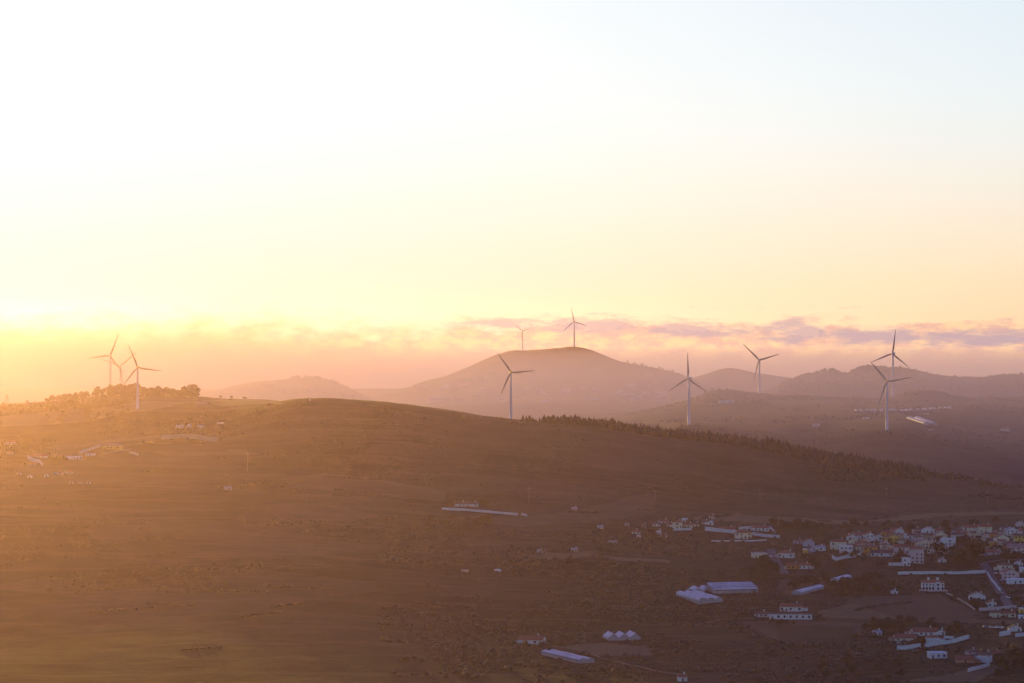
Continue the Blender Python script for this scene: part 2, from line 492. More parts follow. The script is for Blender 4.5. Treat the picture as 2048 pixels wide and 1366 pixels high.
def turbine(px, hub_row, d, blade_px, ang, yaw, label, base_row=None, hubmat=None):
    s = d/F
    hx = (px-1024)*s; hz = -(hub_row-HY)*s
    gz = ground_z(hx, d)
    Hh = hz-gz
    Lb = blade_px*s
    t = thing('wind_turbine', (hx, d, gz), label, 'wind turbine', R(-yaw), 'wind turbines on the hills')
    mb = MB(); rs = []
    for k, zf in enumerate((-.06, 0, .002, .25, .5, .75, .985)):
        r = 2.15-1.0*max(zf, 0) + (.25 if k in (0, 1) else 0)
        r *= Lb/36*1.05
        rs.append([(r*math.cos(2*math.pi*j/20), 2.6+r*math.sin(2*math.pi*j/20), zf*Hh) for j in range(20)])
    mb.rings(rs); mb.build('tower', STEEL, t, True)
    k = Lb/36
    mb = MB()   # nacelle: rounded box from behind the hub
    sec = [(-.1, 1.1), (.25, 1.45), (3.5, 1.75), (7.2, 1.6), (8.2, 1.15)]
    rs = []
    for y, r in sec:
        rs.append([(k*r*(abs(math.cos(a))**.55)*(1 if math.cos(a) > 0 else -1), k*y+.9, Hh+.15*k+k*r*1.05*(abs(math.sin(a))**.55)*(1 if math.sin(a) > 0 else -1)) for a in [2*math.pi*j/16+.01 for j in range(16)]])
    mb.rings(rs); mb.box((-.35*k, 6.2*k, Hh+1.6*k), (.35*k, 6.7*k, Hh+2.9*k))
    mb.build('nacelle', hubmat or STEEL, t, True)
    mb = MB(); rs = []   # spinner
    for y, r in ((.75, 1.25), (0, 1.5), (-1.0, 1.35), (-1.8, .85), (-2.15, .2)):
        rs.append([(k*r*math.cos(2*math.pi*j/16), k*y, Hh+k*r*math.sin(2*math.pi*j/16)) for j in range(16)])
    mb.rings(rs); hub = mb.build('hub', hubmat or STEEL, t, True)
    bl = None
    for i in range(3):
        if bl is None:
            bl = blade_mb(Lb).build('blade', BLADE, t, True); b = bl
        else:
            b = bl.copy(); col.objects.link(b); b.parent = t
        b.location = (0, -.4*k, Hh)
        b.rotation_euler = (0, R(90-(ang+120*i)), 0)
    return t
turbine(220, 711, 4180, 46, 68, 4, 'wind turbine with tall tower behind hilltop trees, leftmost of the left hill trio')
turbine(240, 732, 4450, 43, 40, 0, 'faint wind turbine half hidden behind hilltop trees, middle one of the left hill trio')
turbine(275, 735, 3545, 49, 112, -4, 'pale wind turbine with sunlit yellow hub standing in front of the hilltop trees', hubmat=YELLOW_LIT)
turbine(1022, 745, 3560, 48, 125, -3, 'dark wind turbine rising from behind the bare crest of the main ridge', hubmat=YELLOW_LIT)
turbine(1045, 662, 8190, 17, 22, 6, 'tiny wind turbine on the left shoulder of the domed hill')
turbine(1148, 643, 8210, 28, 102, 14, 'small wind turbine on the very top of the domed hill')
turbine(1376, 757, 4080, 51, 90, 36, 'pale wind turbine with one blade pointing straight up beyond the conifer ridge')
turbine(1518, 720, 5240, 45, 136, 22, 'wind turbine beside the low hump, facing left before the faint far hill')
turbine(1785, 707, 5230, 48, 82, 26, 'tall wind turbine behind the one with sunlit orange hub, before the dark wooded hill')
turbine(1774, 763, 4060, 51, 130, 4, 'wind turbine with sunlit orange hub, its tower foot on the misty valley slope', hubmat=ORANGE_LIT)

# ------------------------------------------------------------------ the ground sheet
# fields: what grows or lies there (tan stubble, dark garden, reddish plough), with outlines on the land
FIELDS = [  # kind, softness, sight-line outline
 ('dry', [(1478,1030),(1600,1036),(1737,1042),(1735,1049),(1600,1049),(1480,1043)]),
 ('dry', [(1690,1046),(1800,1033),(1900,1024),(2060,1021),(2060,1029),(1900,1032),(1800,1041)]),
 ('dry', [(1380,1032),(1480,1028),(1482,1040),(1385,1040)]),
 ('plough', [(1700,1196),(1880,1187),(1950,1222),(1965,1246),(1880,1245),(1800,1239),(1740,1216),(1690,1206)]),
 ('plough', [(1560,1160),(1640,1152),(1660,1172),(1600,1192),(1555,1182)]),
 ('garden', [(1765,1151),(1976,1151),(2004,1188),(1962,1215),(1905,1195),(1880,1180),(1800,1175)]),
 ('dry', [(900,1032),(1050,1035),(1180,1015),(1300,985),(1312,1030),(1180,1042),(1050,1054),(940,1045)]),
 ('plough', [(1480,1244),(1600,1240),(1740,1247),(1700,1280),(1540,1278)]),
 ('garden', [(1545,1250),(1700,1252),(1720,1285),(1560,1290)]),
 ('dry', [(1790,1241),(1900,1246),(2060,1249),(2060,1240),(1985,1239),(1900,1240)]),
 ('dry', [(1800,1366),(1900,1352),(1990,1328),(2020,1330),(1960,1366)]),
 ('dry', [(1120,1292),(1200,1283),(1300,1292),(1300,1310),(1200,1312)]),
 ('dry', [(180,820),(290,800),(380,806),(300,822),(210,826)]),
 ('dry', [(0,832),(120,820),(300,815),(200,842),(60,850),(0,850)]),
 ('dry', [(400,800),(520,800),(560,806),(440,812)]),
 ('dry', [(90,893),(330,868),(330,874),(120,900)]),
 ('dry', [(310,905),(480,900),(520,908),(330,912)]),
 ('dry', [(560,955),(640,946),(760,958),(900,985),(880,1002),(700,985),(590,975)]),
 ('plough', [(520,1010),(640,1008),(760,1030),(700,1045),(560,1040)]),
 ('dry', [(1050,1110),(1180,1104),(1200,1112),(1080,1120)]),
 ('dry', [(1200,1112),(1330,1118),(1340,1126),(1230,1122)]),
 ('plough', [(1530,800),(1700,802),(1690,812),(1540,812)]),
 ('garden', [(1850,825),(2040,815),(2040,850),(1900,850)]),
 ('dry', [(1640,1225),(1700,1206),(1740,1216),(1800,1238),(1650,1236)]),
]
def inside(px, py, poly):
    r = np.zeros(px.shape, bool)
    j = len(poly)-1
    for i in range(len(poly)):
        xi, yi = poly[i]; xj, yj = poly[j]
        if yi != yj:
            r ^= ((yi > py) != (yj > py)) & (px < (xj-xi)*(py-yi)/(yj-yi)+xi)
        j = i
    return r
def build_ground():
    nr, nc = TH.shape
    verts = np.stack([TX, TY, TH], -1).reshape(-1, 3)
    idx = np.arange(nr*nc).reshape(nr, nc)
    quads = np.stack([idx[:-1, :-1], idx[:-1, 1:], idx[1:, 1:], idx[1:, :-1]], -1).reshape(-1, 4)
    me = bpy.data.meshes.new('ground')
    me.from_pydata(verts.tolist(), [], quads.tolist())
    me.polygons.foreach_set('use_smooth', [True]*len(me.polygons))
    U = np.repeat(PX[None, :], nr, 0)
    V = HY - TH/np.maximum(TY, 1)*F
    wob = fbm(TX, TY, 60, 3)*5
    for kind in ('dry', 'plough', 'garden'):
        a = np.zeros(TH.shape)
        for k, poly in FIELDS:
            if k == kind:
                a = np.maximum(a, inside(U+wob*3, V+wob*.8, poly)*(1.0 if min(q[1] for q in poly) > 1020 or max(q[1] for q in poly) < 910 else .45))
        a[TY < 1600] = 0
        at_ = me.attributes.new(kind, 'FLOAT', 'POINT')
        at_.data.foreach_set('value', a.reshape(-1).astype(np.float32))
    o = bpy.data.objects.new('ground', me); col.objects.link(o)
    o['kind'] = 'structure'
    m, nt = mat('hill_ground')
    b = N(nt, 'ShaderNodeBsdfPrincipled'); b.inputs['Roughness'].default_value = 1.0
    b.inputs['Specular IOR Level'].default_value = .1
    tc = N(nt, 'ShaderNodeTexCoord'); P = tc.outputs['Object']
    mp = N(nt, 'ShaderNodeMapping'); L(nt, P, mp.inputs[0]); mp.inputs['Scale'].default_value = (.6, 1.3, .5); mp.inputs['Rotation'].default_value = (0, 0, .25)
    n1 = nz(nt, mp.outputs[0], .0042, 6, .62)
    n2 = nz(nt, P, .021, 6, .65)
    n3 = nz(nt, P, .12, 4, .7)
    scrub = ramp(nt, n2, [(.32, (.016, .0145, .008)), (.52, (.026, .022, .012)), (.72, (.046, .036, .02))])
    grass = ramp(nt, n2, [(.3, (.040, .031, .017)), (.55, (.066, .049, .027)), (.75, (.10, .073, .039))])
    spos = N(nt, 'ShaderNodeSeparateXYZ'); L(nt, P, spos.inputs[0])
    high = mapr(nt, spos.outputs[1], 2300, 3300, -.035, .05)     # dry pasture high on the ridge, dense scrub on the lower slope
    base = mixc(nt, mapr(nt, mathn(nt, 'ADD', n1, high), .48, .58), scrub, grass)
    # terraces and old field edges as thin bands along the slope
    w = N(nt, 'ShaderNodeTexWave'); w.bands_direction = 'Y'; w.inputs['Scale'].default_value = .0045
    w.inputs['Distortion'].default_value = 9; w.inputs['Detail'].default_value = 3; w.inputs['Detail Scale'].default_value = .6
    L(nt, P, w.inputs['Vector'])
    base = mixc(nt, mathn(nt, 'MULTIPLY', mapr(nt, w.outputs['Fac'], .93, .99), .12), base, (.19, .14, .085))
    base = mixc(nt, mathn(nt, 'MULTIPLY', mapr(nt, w.outputs['Fac'], .08, .01), .2), base, (.02, .024, .012))
    # patchwork of plots
    vo = N(nt, 'ShaderNodeTexVoronoi'); vo.inputs['Scale'].default_value = .009
    mp2 = N(nt, 'ShaderNodeMapping'); mp2.inputs['Scale'].default_value = (1, .7, 0); mp2.inputs['Rotation'].default_value = (0, 0, .5)
    L(nt, P, mp2.inputs[0]); L(nt, mp2.outputs[0], vo.inputs['Vector'])
    sepv = N(nt, 'ShaderNodeSeparateColor'); L(nt, vo.outputs['Color'], sepv.inputs[0])
    plot = ramp(nt, sepv.outputs[0], [(.0, (.035, .038, .018)), (.35, (.075, .055, .033)), (.6, (.11, .075, .045)), (.8, (.05, .05, .022)), (1, (.16, .12, .065))], 'CONSTANT')
    base = mixc(nt, mathn(nt, 'MULTIPLY', mapr(nt, sepv.outputs[1], .52, .60), .28), base, plot)
    for kind, c1, c2 in (('dry', (.12, .09, .048), (.19, .14, .075)), ('plough', (.10, .058, .038), (.15, .09, .055)), ('garden', (.028, .034, .014), (.05, .052, .022))):
        a = N(nt, 'ShaderNodeAttribute'); a.attribute_name = kind
        base = mixc(nt, mathn(nt, 'MULTIPLY', a.outputs['Fac'], .85), base, mixc(nt, n2, c1, c2))
    base = mixc(nt, mathn(nt, 'MULTIPLY', mapr(nt, n3, .50, .70), .2), base, (.022, .025, .013))
    L(nt, base, b.inputs['Base Color'])
    bp = N(nt, 'ShaderNodeBump'); bp.inputs['Strength'].default_value = .3; bp.inputs['Distance'].default_value = 3.0
    L(nt, mathn(nt, 'ADD', n2, mathn(nt, 'MULTIPLY', n3, .5)), bp.inputs['Height']); L(nt, bp.outputs[0], b.inputs['Normal'])
    out = N(nt, 'ShaderNodeOutputMaterial'); L(nt, b.outputs[0], out.inputs[0])
    me.materials.append(m)
build_ground()

# ------------------------------------------------------------------ houses
OCC = []      # footprints, so that no bush grows through them: x, y, radius
def occupy(x, y, r):
    OCC.append((x, y, r)); OCC.append((x, y-r*.9-3, r*.8))
def house(px, row, w, h, roof, wc, rc, yaw, label, depth=None, chim=1, name='house', group='houses of the hillside', big=False, sides=True):
    p = at(px, row); s = p.y/F
    W = w*s; H = h*s
    D = depth or max(5.5, min(11.0, W*.75))
    if roof == 'g' and W > 13: W = 13
    occupy(p.x, p.y+D*.5, max(W, D)*.55+1)
    if W > 18: occupy(p.x-W*.3, p.y+3, W*.25+2); occupy(p.x+W*.3, p.y+3, W*.25+2)
    t = thing(name, p + Vector((0, D*.5, 0)), label, 'house' if name == 'house' else name.replace('_', ' '), R(yaw), group)
    w2, d2 = W/2, D/2
    mb = MB()
    pitch = .36
    if roof == 'e':
        rh = d2*pitch*1.2
        prof = [(-d2, -3), (d2, -3), (d2, H), (0, H+rh), (-d2, H)]
        mb.poly([(-w2, y, z) for y, z in prof]+[(w2, y, z) for y, z in prof],
                [(0,1,2,3,4)[::-1], (5,6,7,8,9)]+[(i, (i+1) % 5, (i+1) % 5+5, i+5) for i in range(5)])
    elif roof == 'g':
        rh = w2*pitch*1.25
        prof = [(-w2, -3), (w2, -3), (w2, H), (0, H+rh), (-w2, H)]
        mb.poly([(x, -d2, z) for x, z in prof]+[(x, d2, z) for x, z in prof],
                [(0,1,2,3,4), (5,6,7,8,9)[::-1]]+[(i, i+5, (i+1) % 5+5, (i+1) % 5) for i in range(5)])
    else:
        mb.box((-w2, -d2, -3), (w2, d2, H))
        rh = min(w2, d2)*pitch*1.25
    mb.build('wall', WALLS[wc], t)
    o = .35   # eaves
    mb = MB()
    th = .22
    if roof == 'e':
        sl = rh/d2
        for sg in (-1, 1):
            mb.poly([(-w2-o, sg*(d2+o), H-o*sl+.03), (w2+o, sg*(d2+o), H-o*sl+.03), (w2+o, 0, H+rh+.03), (-w2-o, 0, H+rh+.03),
                     (-w2-o, sg*(d2+o), H-o*sl+th), (w2+o, sg*(d2+o), H-o*sl+th), (w2+o, 0, H+rh+th), (-w2-o, 0, H+rh+th)],
                    [(0,1,2,3),(4,5,6,7),(0,1,5,4),(1,2,6,5),(3,0,4,7)])
    elif roof == 'g':
        sl = rh/w2
        for sg in (-1, 1):
            mb.poly([(sg*(w2+o), -d2-o, H-o*sl+.03), (sg*(w2+o), d2+o, H-o*sl+.03), (0, d2+o, H+rh+.03), (0, -d2-o, H+rh+.03),
                     (sg*(w2+o), -d2-o, H-o*sl+th), (sg*(w2+o), d2+o, H-o*sl+th), (0, d2+o, H+rh+th), (0, -d2-o, H+rh+th)],
                    [(0,1,2,3),(4,5,6,7),(0,1,5,4),(1,2,6,5),(3,0,4,7)])
    elif roof == 'h':
        e = min(w2, d2)
        rx, ry = max(w2-e, .05), max(d2-e, .05)
        mb.poly([(-w2-o, -d2-o, H+.02), (w2+o, -d2-o, H+.02), (w2+o, d2+o, H+.02), (-w2-o, d2+o, H+.02),
                 (-w2-o, -d2-o, H+.2), (w2+o, -d2-o, H+.2), (w2+o, d2+o, H+.2), (-w2-o, d2+o, H+.2),
                 (-rx, -ry, H+rh+.2), (rx, -ry, H+rh+.2), (rx, ry, H+rh+.2), (-rx, ry, H+rh+.2)],
                [(3,2,1,0),(0,1,5,4),(1,2,6,5),(2,3,7,6),(3,0,4,7),(4,5,9,8),(5,6,10,9),(6,7,11,10),(7,4,8,11),(8,9,10,11)])
    else:      # flat with a parapet
        mb.box((-w2-.12, -d2-.12, H+.003), (w2+.12, -d2+.2, H+.55)); mb.box((-w2-.12, d2-.2, H+.003), (w2+.12, d2+.12, H+.55))
        mb.box((-w2-.12, -d2+.203, H+.003), (-w2+.2, d2-.203, H+.55)); mb.box((w2-.2, -d2+.203, H+.003), (w2+.12, d2-.203, H+.55))
        mb.box((-w2+.203, -d2+.203, H+.003), (w2-.203, d2-.203, H+.12))
    r = mb.build('roof', ROOFS[rc], t)
    for c in range(chim if roof != 'f' else 0):
        x = w2*(.5-1.0*c); y = d2*.15
        zz = H+rh*(.85 if roof in 'eh' else .5)
        mb = MB(); mb.box((x-.4, y-.4, zz-.9), (x+.4, y+.4, zz+1.5)); mb.box((x-.55, y-.55, zz+1.503), (x+.55, y+.55, zz+1.7))
        mb.build('chimney', WALLS['W' if wc in 'WCYO' else wc], r)
    # openings on the side that looks down the valley and on the right flank
    st = max(1, round(H/3.0)); fh = H/st
    n = max(1, min(7, round(W/3.6)))
    hsh = rnd.random()
    door_i = int(hsh*n)
    for k in range(st):
        for i in range(n):
            x = -w2 + (i+.5)*W/n
            z0 = k*fh + fh*.30; z1 = k*fh + fh*.78
            hw = min(.75, W/n*.3)*(1.5 if big else 1)
            if rnd.random() < .3 and not (k == 0 and i == door_i): continue
            hw *= rnd.uniform(.75, 1.3)
            mb = MB()
            if k == 0 and i == door_i and not big:
                mb.box((x-.55, -d2-.05, -.2), (x+.55, -d2+.02, min(2.2, H*.85)))
                mb.build('door', DOOR, t)
            else:
                mb.box((x-hw, -d2-.06, z0), (x+hw, -d2+.02, z1))
                mb.build('window', GLASS, t)
        if sides and D > 5:
            for y in (-.22*D, .25*D):
                mb = MB(); mb.box((w2-.02, y-.6, k*fh+fh*.32), (w2+.06, y+.6, k*fh+fh*.76)); mb.build('window', GLASS, t)
    if sides and roof in 'eh' and W > 8 and rnd.random() < .6:      # a lean-to against one end
        sg = rnd.choice((-1, 1)); aw = rnd.uniform(2.5, 4.5); ah = H*rnd.uniform(.4, .6)+.4; y0, y1 = -d2*rnd.uniform(.3, .9), d2*.7
        x0, x1 = sorted((sg*(w2+.01), sg*(w2+aw)))
        mb = MB(); mb.box((x0, y0, -3), (x1, y1, ah)); mb.build('annexe', WALLS[rnd.choice((wc, wc, 'T', 'G'))], t)
        za, zb = (ah+.55, ah+.02) if sg > 0 else (ah+.02, ah+.55)
        mb = MB(); mb.poly([(x0-.1, y0-.3, za), (x1+.1, y0-.3, zb), (x1+.1, y1+.3, zb), (x0-.1, y1+.3, za), (x0-.1, y0-.3, za+.15), (x1+.1, y0-.3, zb+.15), (x1+.1, y1+.3, zb+.15), (x0-.1, y1+.3, za+.15)],
            [(0,3,2,1),(4,5,6,7),(0,1,5,4),(1,2,6,5),(2,3,7,6),(3,0,4,7)]); mb.build('annexe_roof', ROOFS[rnd.choice((rc, 'N', 'G')) if rc != 'W' else 'G'], t)
    return t
V_ = 'houses of the hillside village'
HOUSES = [
 (1519,1116,24,8,'f','C','G',12,'cream flat roofed house left of the sloping village street'),
 (1596,1089,15,6,'e','V','N',-10,'small mauve house at the upper left edge of the village, tiled roof'),
 (1617,1093,20,8,'g','V','N',5,'mauve house with broad gable at the upper left end of the village'),
 (1574,1116,26,8,'h','W','R',-18,'white house with red hipped roof beside the sloping village street'),
 (1624,1107,11,9,'g','V','D',10,'narrow mauve house with dark gable left of the white one with grey roof'),
 (1640,1102,18,6,'e','W','G',14,'low white house with grey roof and white gable edge in left village'),
 (1611,1107,7,7,'f','Y','W',0,'tiny yellow box shaped house among trees in left village'),
 (1587,1138,22,6,'e','O','R',-4,'low orange house with red roof below the village, left half of a pair'),
 (1609,1138,22,6,'e','W','R',-4,'low white house with red roof joined to the orange one below the village'),
 (1678,1100,27,14,'h','C','R',0,'tall cream house with low red roof behind the white modern one'),
 (1693,1107,22,12,'f','W','W',-4,'white modern cube house with terrace above the white retaining wall'),
 (1713,1080,24,8,'e','W','R',8,'white house with red roof and chimneys at the top left of the village row'),
 (1707,1091,15,9,'g','C','N',0,'cream gabled house below the white chimneyed one in upper village'),
 (1727,1093,27,5,'h','P','R',6,'low pink house with wide dark red hipped roof near the orange house'),
 (1738,1083,16,12,'g','W','R',18,'white house with steep gable end in the upper village row'),
 (1742,1108,24,12,'h','O','N',-6,'bright orange two storey house in the middle of the village'),
 (1765,1113,38,6,'e','W','D',-8,'long low white house with dark roof right of the bright orange house'),
 (1770,1096,16,8,'g','P','P',8,'pink gabled house between the orange and the yellow houses'),
 (1757,1082,14,8,'g','W','D',-5,'small white house with dark gable in the upper village row'),
 (1786,1086,25,9,'g','Y','N',10,'yellow house with broad gable at the centre of the village'),
 (1776,1075,22,8,'h','O','R',-4,'dull orange house with red roof above the yellow gabled one'),
 (1797,1068,21,6,'e','P','R',0,'pink house with long red roof at the top edge of the village'),
 (1822,1079,19,7,'e','W','D',-10,'white house with dark roof beside the tall white chimney tower'),
 (1822,1088,16,5,'g','V','D',4,'mauve gabled house with dark roof below the tall white chimney'),
 (1857,1075,22,13,'g','W','G',-12,'white house with tall gable facing down at the top of the village'),
 (1876,1066,18,4,'e','W','R',6,'low white wing with red roof beyond the tall white gable'),
 (1881,1080,24,9,'g','C','P',4,'cream gabled house behind the big pale block'),
 (1898,1098,25,17,'f','W','W',-8,'big plain white block with flat roof right of the village centre'),
 (1880,1097,11,9,'f','V','G',-8,'mauve flat roofed annexe on the left of the big white block'),
 (1849,1099,24,12,'g','C','P',10,'cream house with wide gable left of the big white block'),
 (1836,1127,23,25,'h','P','R',-10,'tall pale pink block of three storeys with red roof left of the shed'),
 (1802,1108,27,12,'e','P','R',6,'pink two storey house with red roof left of the tall pale pink block'),
 (1905,1104,14,6,'g','W','R',0,'small white cottage with red roof beside the great dark tree'),
 (1885,1125,12,5,'g','W','P',16,'tiny white gabled shed left of the great dark tree'),
 (1918,1078,24,7,'e','W','N',-4,'white house with brown roof at the upper right, left of the beige pair'),
 (1917,1067,20,5,'h','V','P',8,'mauve house with pale hipped roof at the top right of the village'),
 (1943,1070,27,13,'e','C','R',0,'large beige house with red roof, left one of the beige pair'),
 (1972,1071,22,15,'e','C','R',0,'large beige house with red roof, right one of the beige pair'),
 (2024,1071,22,9,'g','W','G',6,'white house with bright gable near the top right corner of the village'),
 (2010,1061,14,5,'e','P','N',0,'small pink house behind the bright white gable at top right'),
 (2041,1053,15,5,'g','P','G',-6,'highest house of the village, small pink gable at far right'),
 (2004,1087,24,10,'g','C','N',8,'cream house with big blank gable in the right of the village'),
 (2040,1083,18,10,'e','Y','N',-4,'yellow house at the right edge of the village'),
 (2022,1094,28,5,'h','C','N',0,'low beige house with hipped roof below the cream gable at right'),
 (2034,1106,30,10,'e','P','P',-6,'large pinkish house low at the right edge beside the rounded tree'),
 (1943,1087,26,6,'h','P','N',-10,'pinkish house with brown hipped roof above the great dark tree'),
 (1962,1097,28,6,'e','P','P',12,'pinkish house with pale tiles right of the great dark tree, middle of three'),
 (1981,1110,34,5,'e','V','R',-6,'long low mauve house with red roof right of the great dark tree'),
 (1997,1109,13,6,'g','V','G',6,'small mauve gable at the right end of the long low mauve house'),
 (2012,1140,27,8,'h','C','N',-8,'cream house with pyramid roof at the top of the street row at right'),
 (2017,1150,24,6,'g','P','P',6,'pink gabled house directly below the cream pyramid roofed one'),
 (2023,1159,29,12,'g','P','R',0,'big pink house with broad gable beside the sloping road at right'),
 (2036,1168,34,7,'f','W','W',0,'white garage block with dark openings below the big pink gable'),
 (2038,1131,14,4,'g','W','G',0,'small white gabled shed behind the row right of the road'),
 (2046,1145,10,8,'f','W','W',0,'white block cut by the right edge beside the pink gables'),
 (1956,1201,30,8,'g','W','N',-6,'white cottage with wide glazed gable inside the dark walled garden'),
 (1983,1214,16,7,'g','W','R',12,'white shed with red roof at the lower corner of the walled garden'),
 (1789,1188,10,4,'g','W','G',10,'tiny white hut left of the arcaded mansion'),
 (1992,1235,20,8,'e','C','N',-10,'low cream house left of the pair above the dry verge'),
 (2020,1235,20,7,'e','C','R',0,'cream house with red roof above the dry verge at right'),
 (2044,1227,8,8,'f','Y','W',0,'bright yellow block at the right edge above the dry verge'),
 (2044,1238,10,5,'f','W','W',0,'white annexe under the bright yellow block at the right edge'),
 (1851,1271,44,6,'e','W','R',4,'long white farmhouse with red roof above the white cube house'),
 (1882,1270,14,6,'g','W','D',0,'white gable end joined to the long white farmhouse'),
 (1812,1282,38,5,'e','C','R',2,'long low cream house with red roof left of the white cube house'),
 (1867,1288,22,11,'h','W','R',4,'white cube house with red hipped roof behind the curved white wall'),
 (1876,1317,30,9,'f','W','W',6,'white flat roofed house with dark openings near the bottom right'),
 (1932,1326,32,6,'e','S','R',-4,'salmon house with orange red roof near the bottom right'),
 (1972,1318,23,7,'e','W','N',-8,'white house with brown roof behind the long white yard wall'),
 (1944,1309,18,4,'h','V','N',6,'low mauve house with brown roof behind the salmon one'),
 (1992,1312,16,4,'e','S','R',10,'small salmon outbuilding with red roof beside the white yard at bottom right'),
 (1755,1271,15,5,'e','W','G',2,'lone small white house in the dark field at lower right'),
 (2031,1263,22,6,'g','W','D',0,'white gabled house beside the row of parked cars at right'),
 (1584,1223,38,8,'e','W','R',-10,'white farm building with red roof, upper floor of the farm in the fields'),
 (1583,1239,74,9,'f','W','D',-6,'long white flat roofed farm wing below the red roofed building'),
 (1523,1234,22,5,'e','W','N',-4,'low white farm shed left of the long farm wing'),
 (1064,1288,44,7,'e','W','R',-14,'long white barn with red roof near the bottom centre'),
 (1365,1363,15,8,'e','W','R',6,'small white house with red roof at the bottom edge'),
 (1813,1132,13,13,'f','W','W',4,'white tower house at the end of the white pergola'),
]
MIDH = [
 (1313,1053,14,5,'e','W','N',0,'white house with brown roof at the left end of the upper hamlet'),
 (1327,1046,20,3,'e','W','R',4,'low white house with long red roof at the top of the upper hamlet'),
 (1340,1054,12,5,'e','W','R',-6,'small white house left of the cream two storey one in upper hamlet'),
 (1355,1057,20,12,'h','C','R',-4,'cream two storey house with red roof in the upper hamlet'),
 (1377,1055,19,5,'e','C','N',-4,'low cream wing right of the two storey house in upper hamlet'),
 (1370,1044,11,6,'f','W','W',0,'white cube with dark window at the top of the upper hamlet'),
 (1393,1053,9,4,'e','C','N',6,'tiny cream hut between the upper hamlet and the walled villa'),
 (1411,1049,11,5,'e','W','N',-8,'left white cottage of two above the walled villa'),
 (1422,1050,10,6,'g','W','G',-8,'right white cottage of two above the walled villa'),
 (1424,1037,11,4,'e','C','R',0,'small house with red roof alone in the fields above the walled villa'),
 (1455,1062,34,3,'e','W','R',-4,'long low white range inside the villa wall'),
 (1521,1062,36,6,'h','W','R',-8,'wide white villa with red hipped roof inside white walls'),
 (1487,1078,32,12,'h','C','R',0,'cream two storey house with red roof in front of the white villa wall'),
 (1318,1069,10,7,'g','W','N',0,'white gabled cottage with two windows below the upper hamlet'),
 (1271,1068,13,4,'e','W','R',6,'low white cottage among bushes left of the upper hamlet'),
 (1278,1075,8,4,'g','W','N',-10,'tiny white hut just below the low white cottage left of the hamlet'),
 (1328,1074,13,3,'e','P','N',0,'low pink shed under the gabled cottage of the upper hamlet'),
 (1254,1053,9,4,'g','W','G',0,'pale hut at the far left of the upper hamlet'),
 (1288,1055,8,3,'e','W','N',0,'pale hut between the far left one and the upper hamlet'),
 (921,1013,22,5,'e','W','N',-4,'white house with brown roof and chimney behind the long wall, left of two'),
 (945,1013,22,5,'e','W','N',-4,'white house with brown roof and chimney behind the long wall, right of two'),
 (1149,1021,11,4,'e','W','G',0,'lone pale hut on the dry slope right of the long wall'),
 (1201,1058,12,4,'e','W','G',0,'grey white hut in scrub below the dry slope'),
 (1080,1106,11,4,'g','W','G',8,'pale gabled hut in the dark scrub, left one of three'),
 (1089,1107,8,4,'e','W','N',0,'small pale hut in the dark scrub, middle one of three'),
 (1149,1103,13,4,'e','W','G',-5,'pale hut in the dark scrub, right one of three'),
 (1226,1086,17,3,'f','W','G',-6,'long flat pale shed in the scrub below the upper hamlet'),
 (996,1143,11,2.5,'f','W','W',-14,'small white flat roof low in the brown hillside'),
 (930,1144,14,2.5,'f','T','G',0,'faint stone sheepfold low in the brown hillside'),
 (455,981,15,5,'e','W','G',-6,'lone pale house on the orange hillside under the pole'),
]
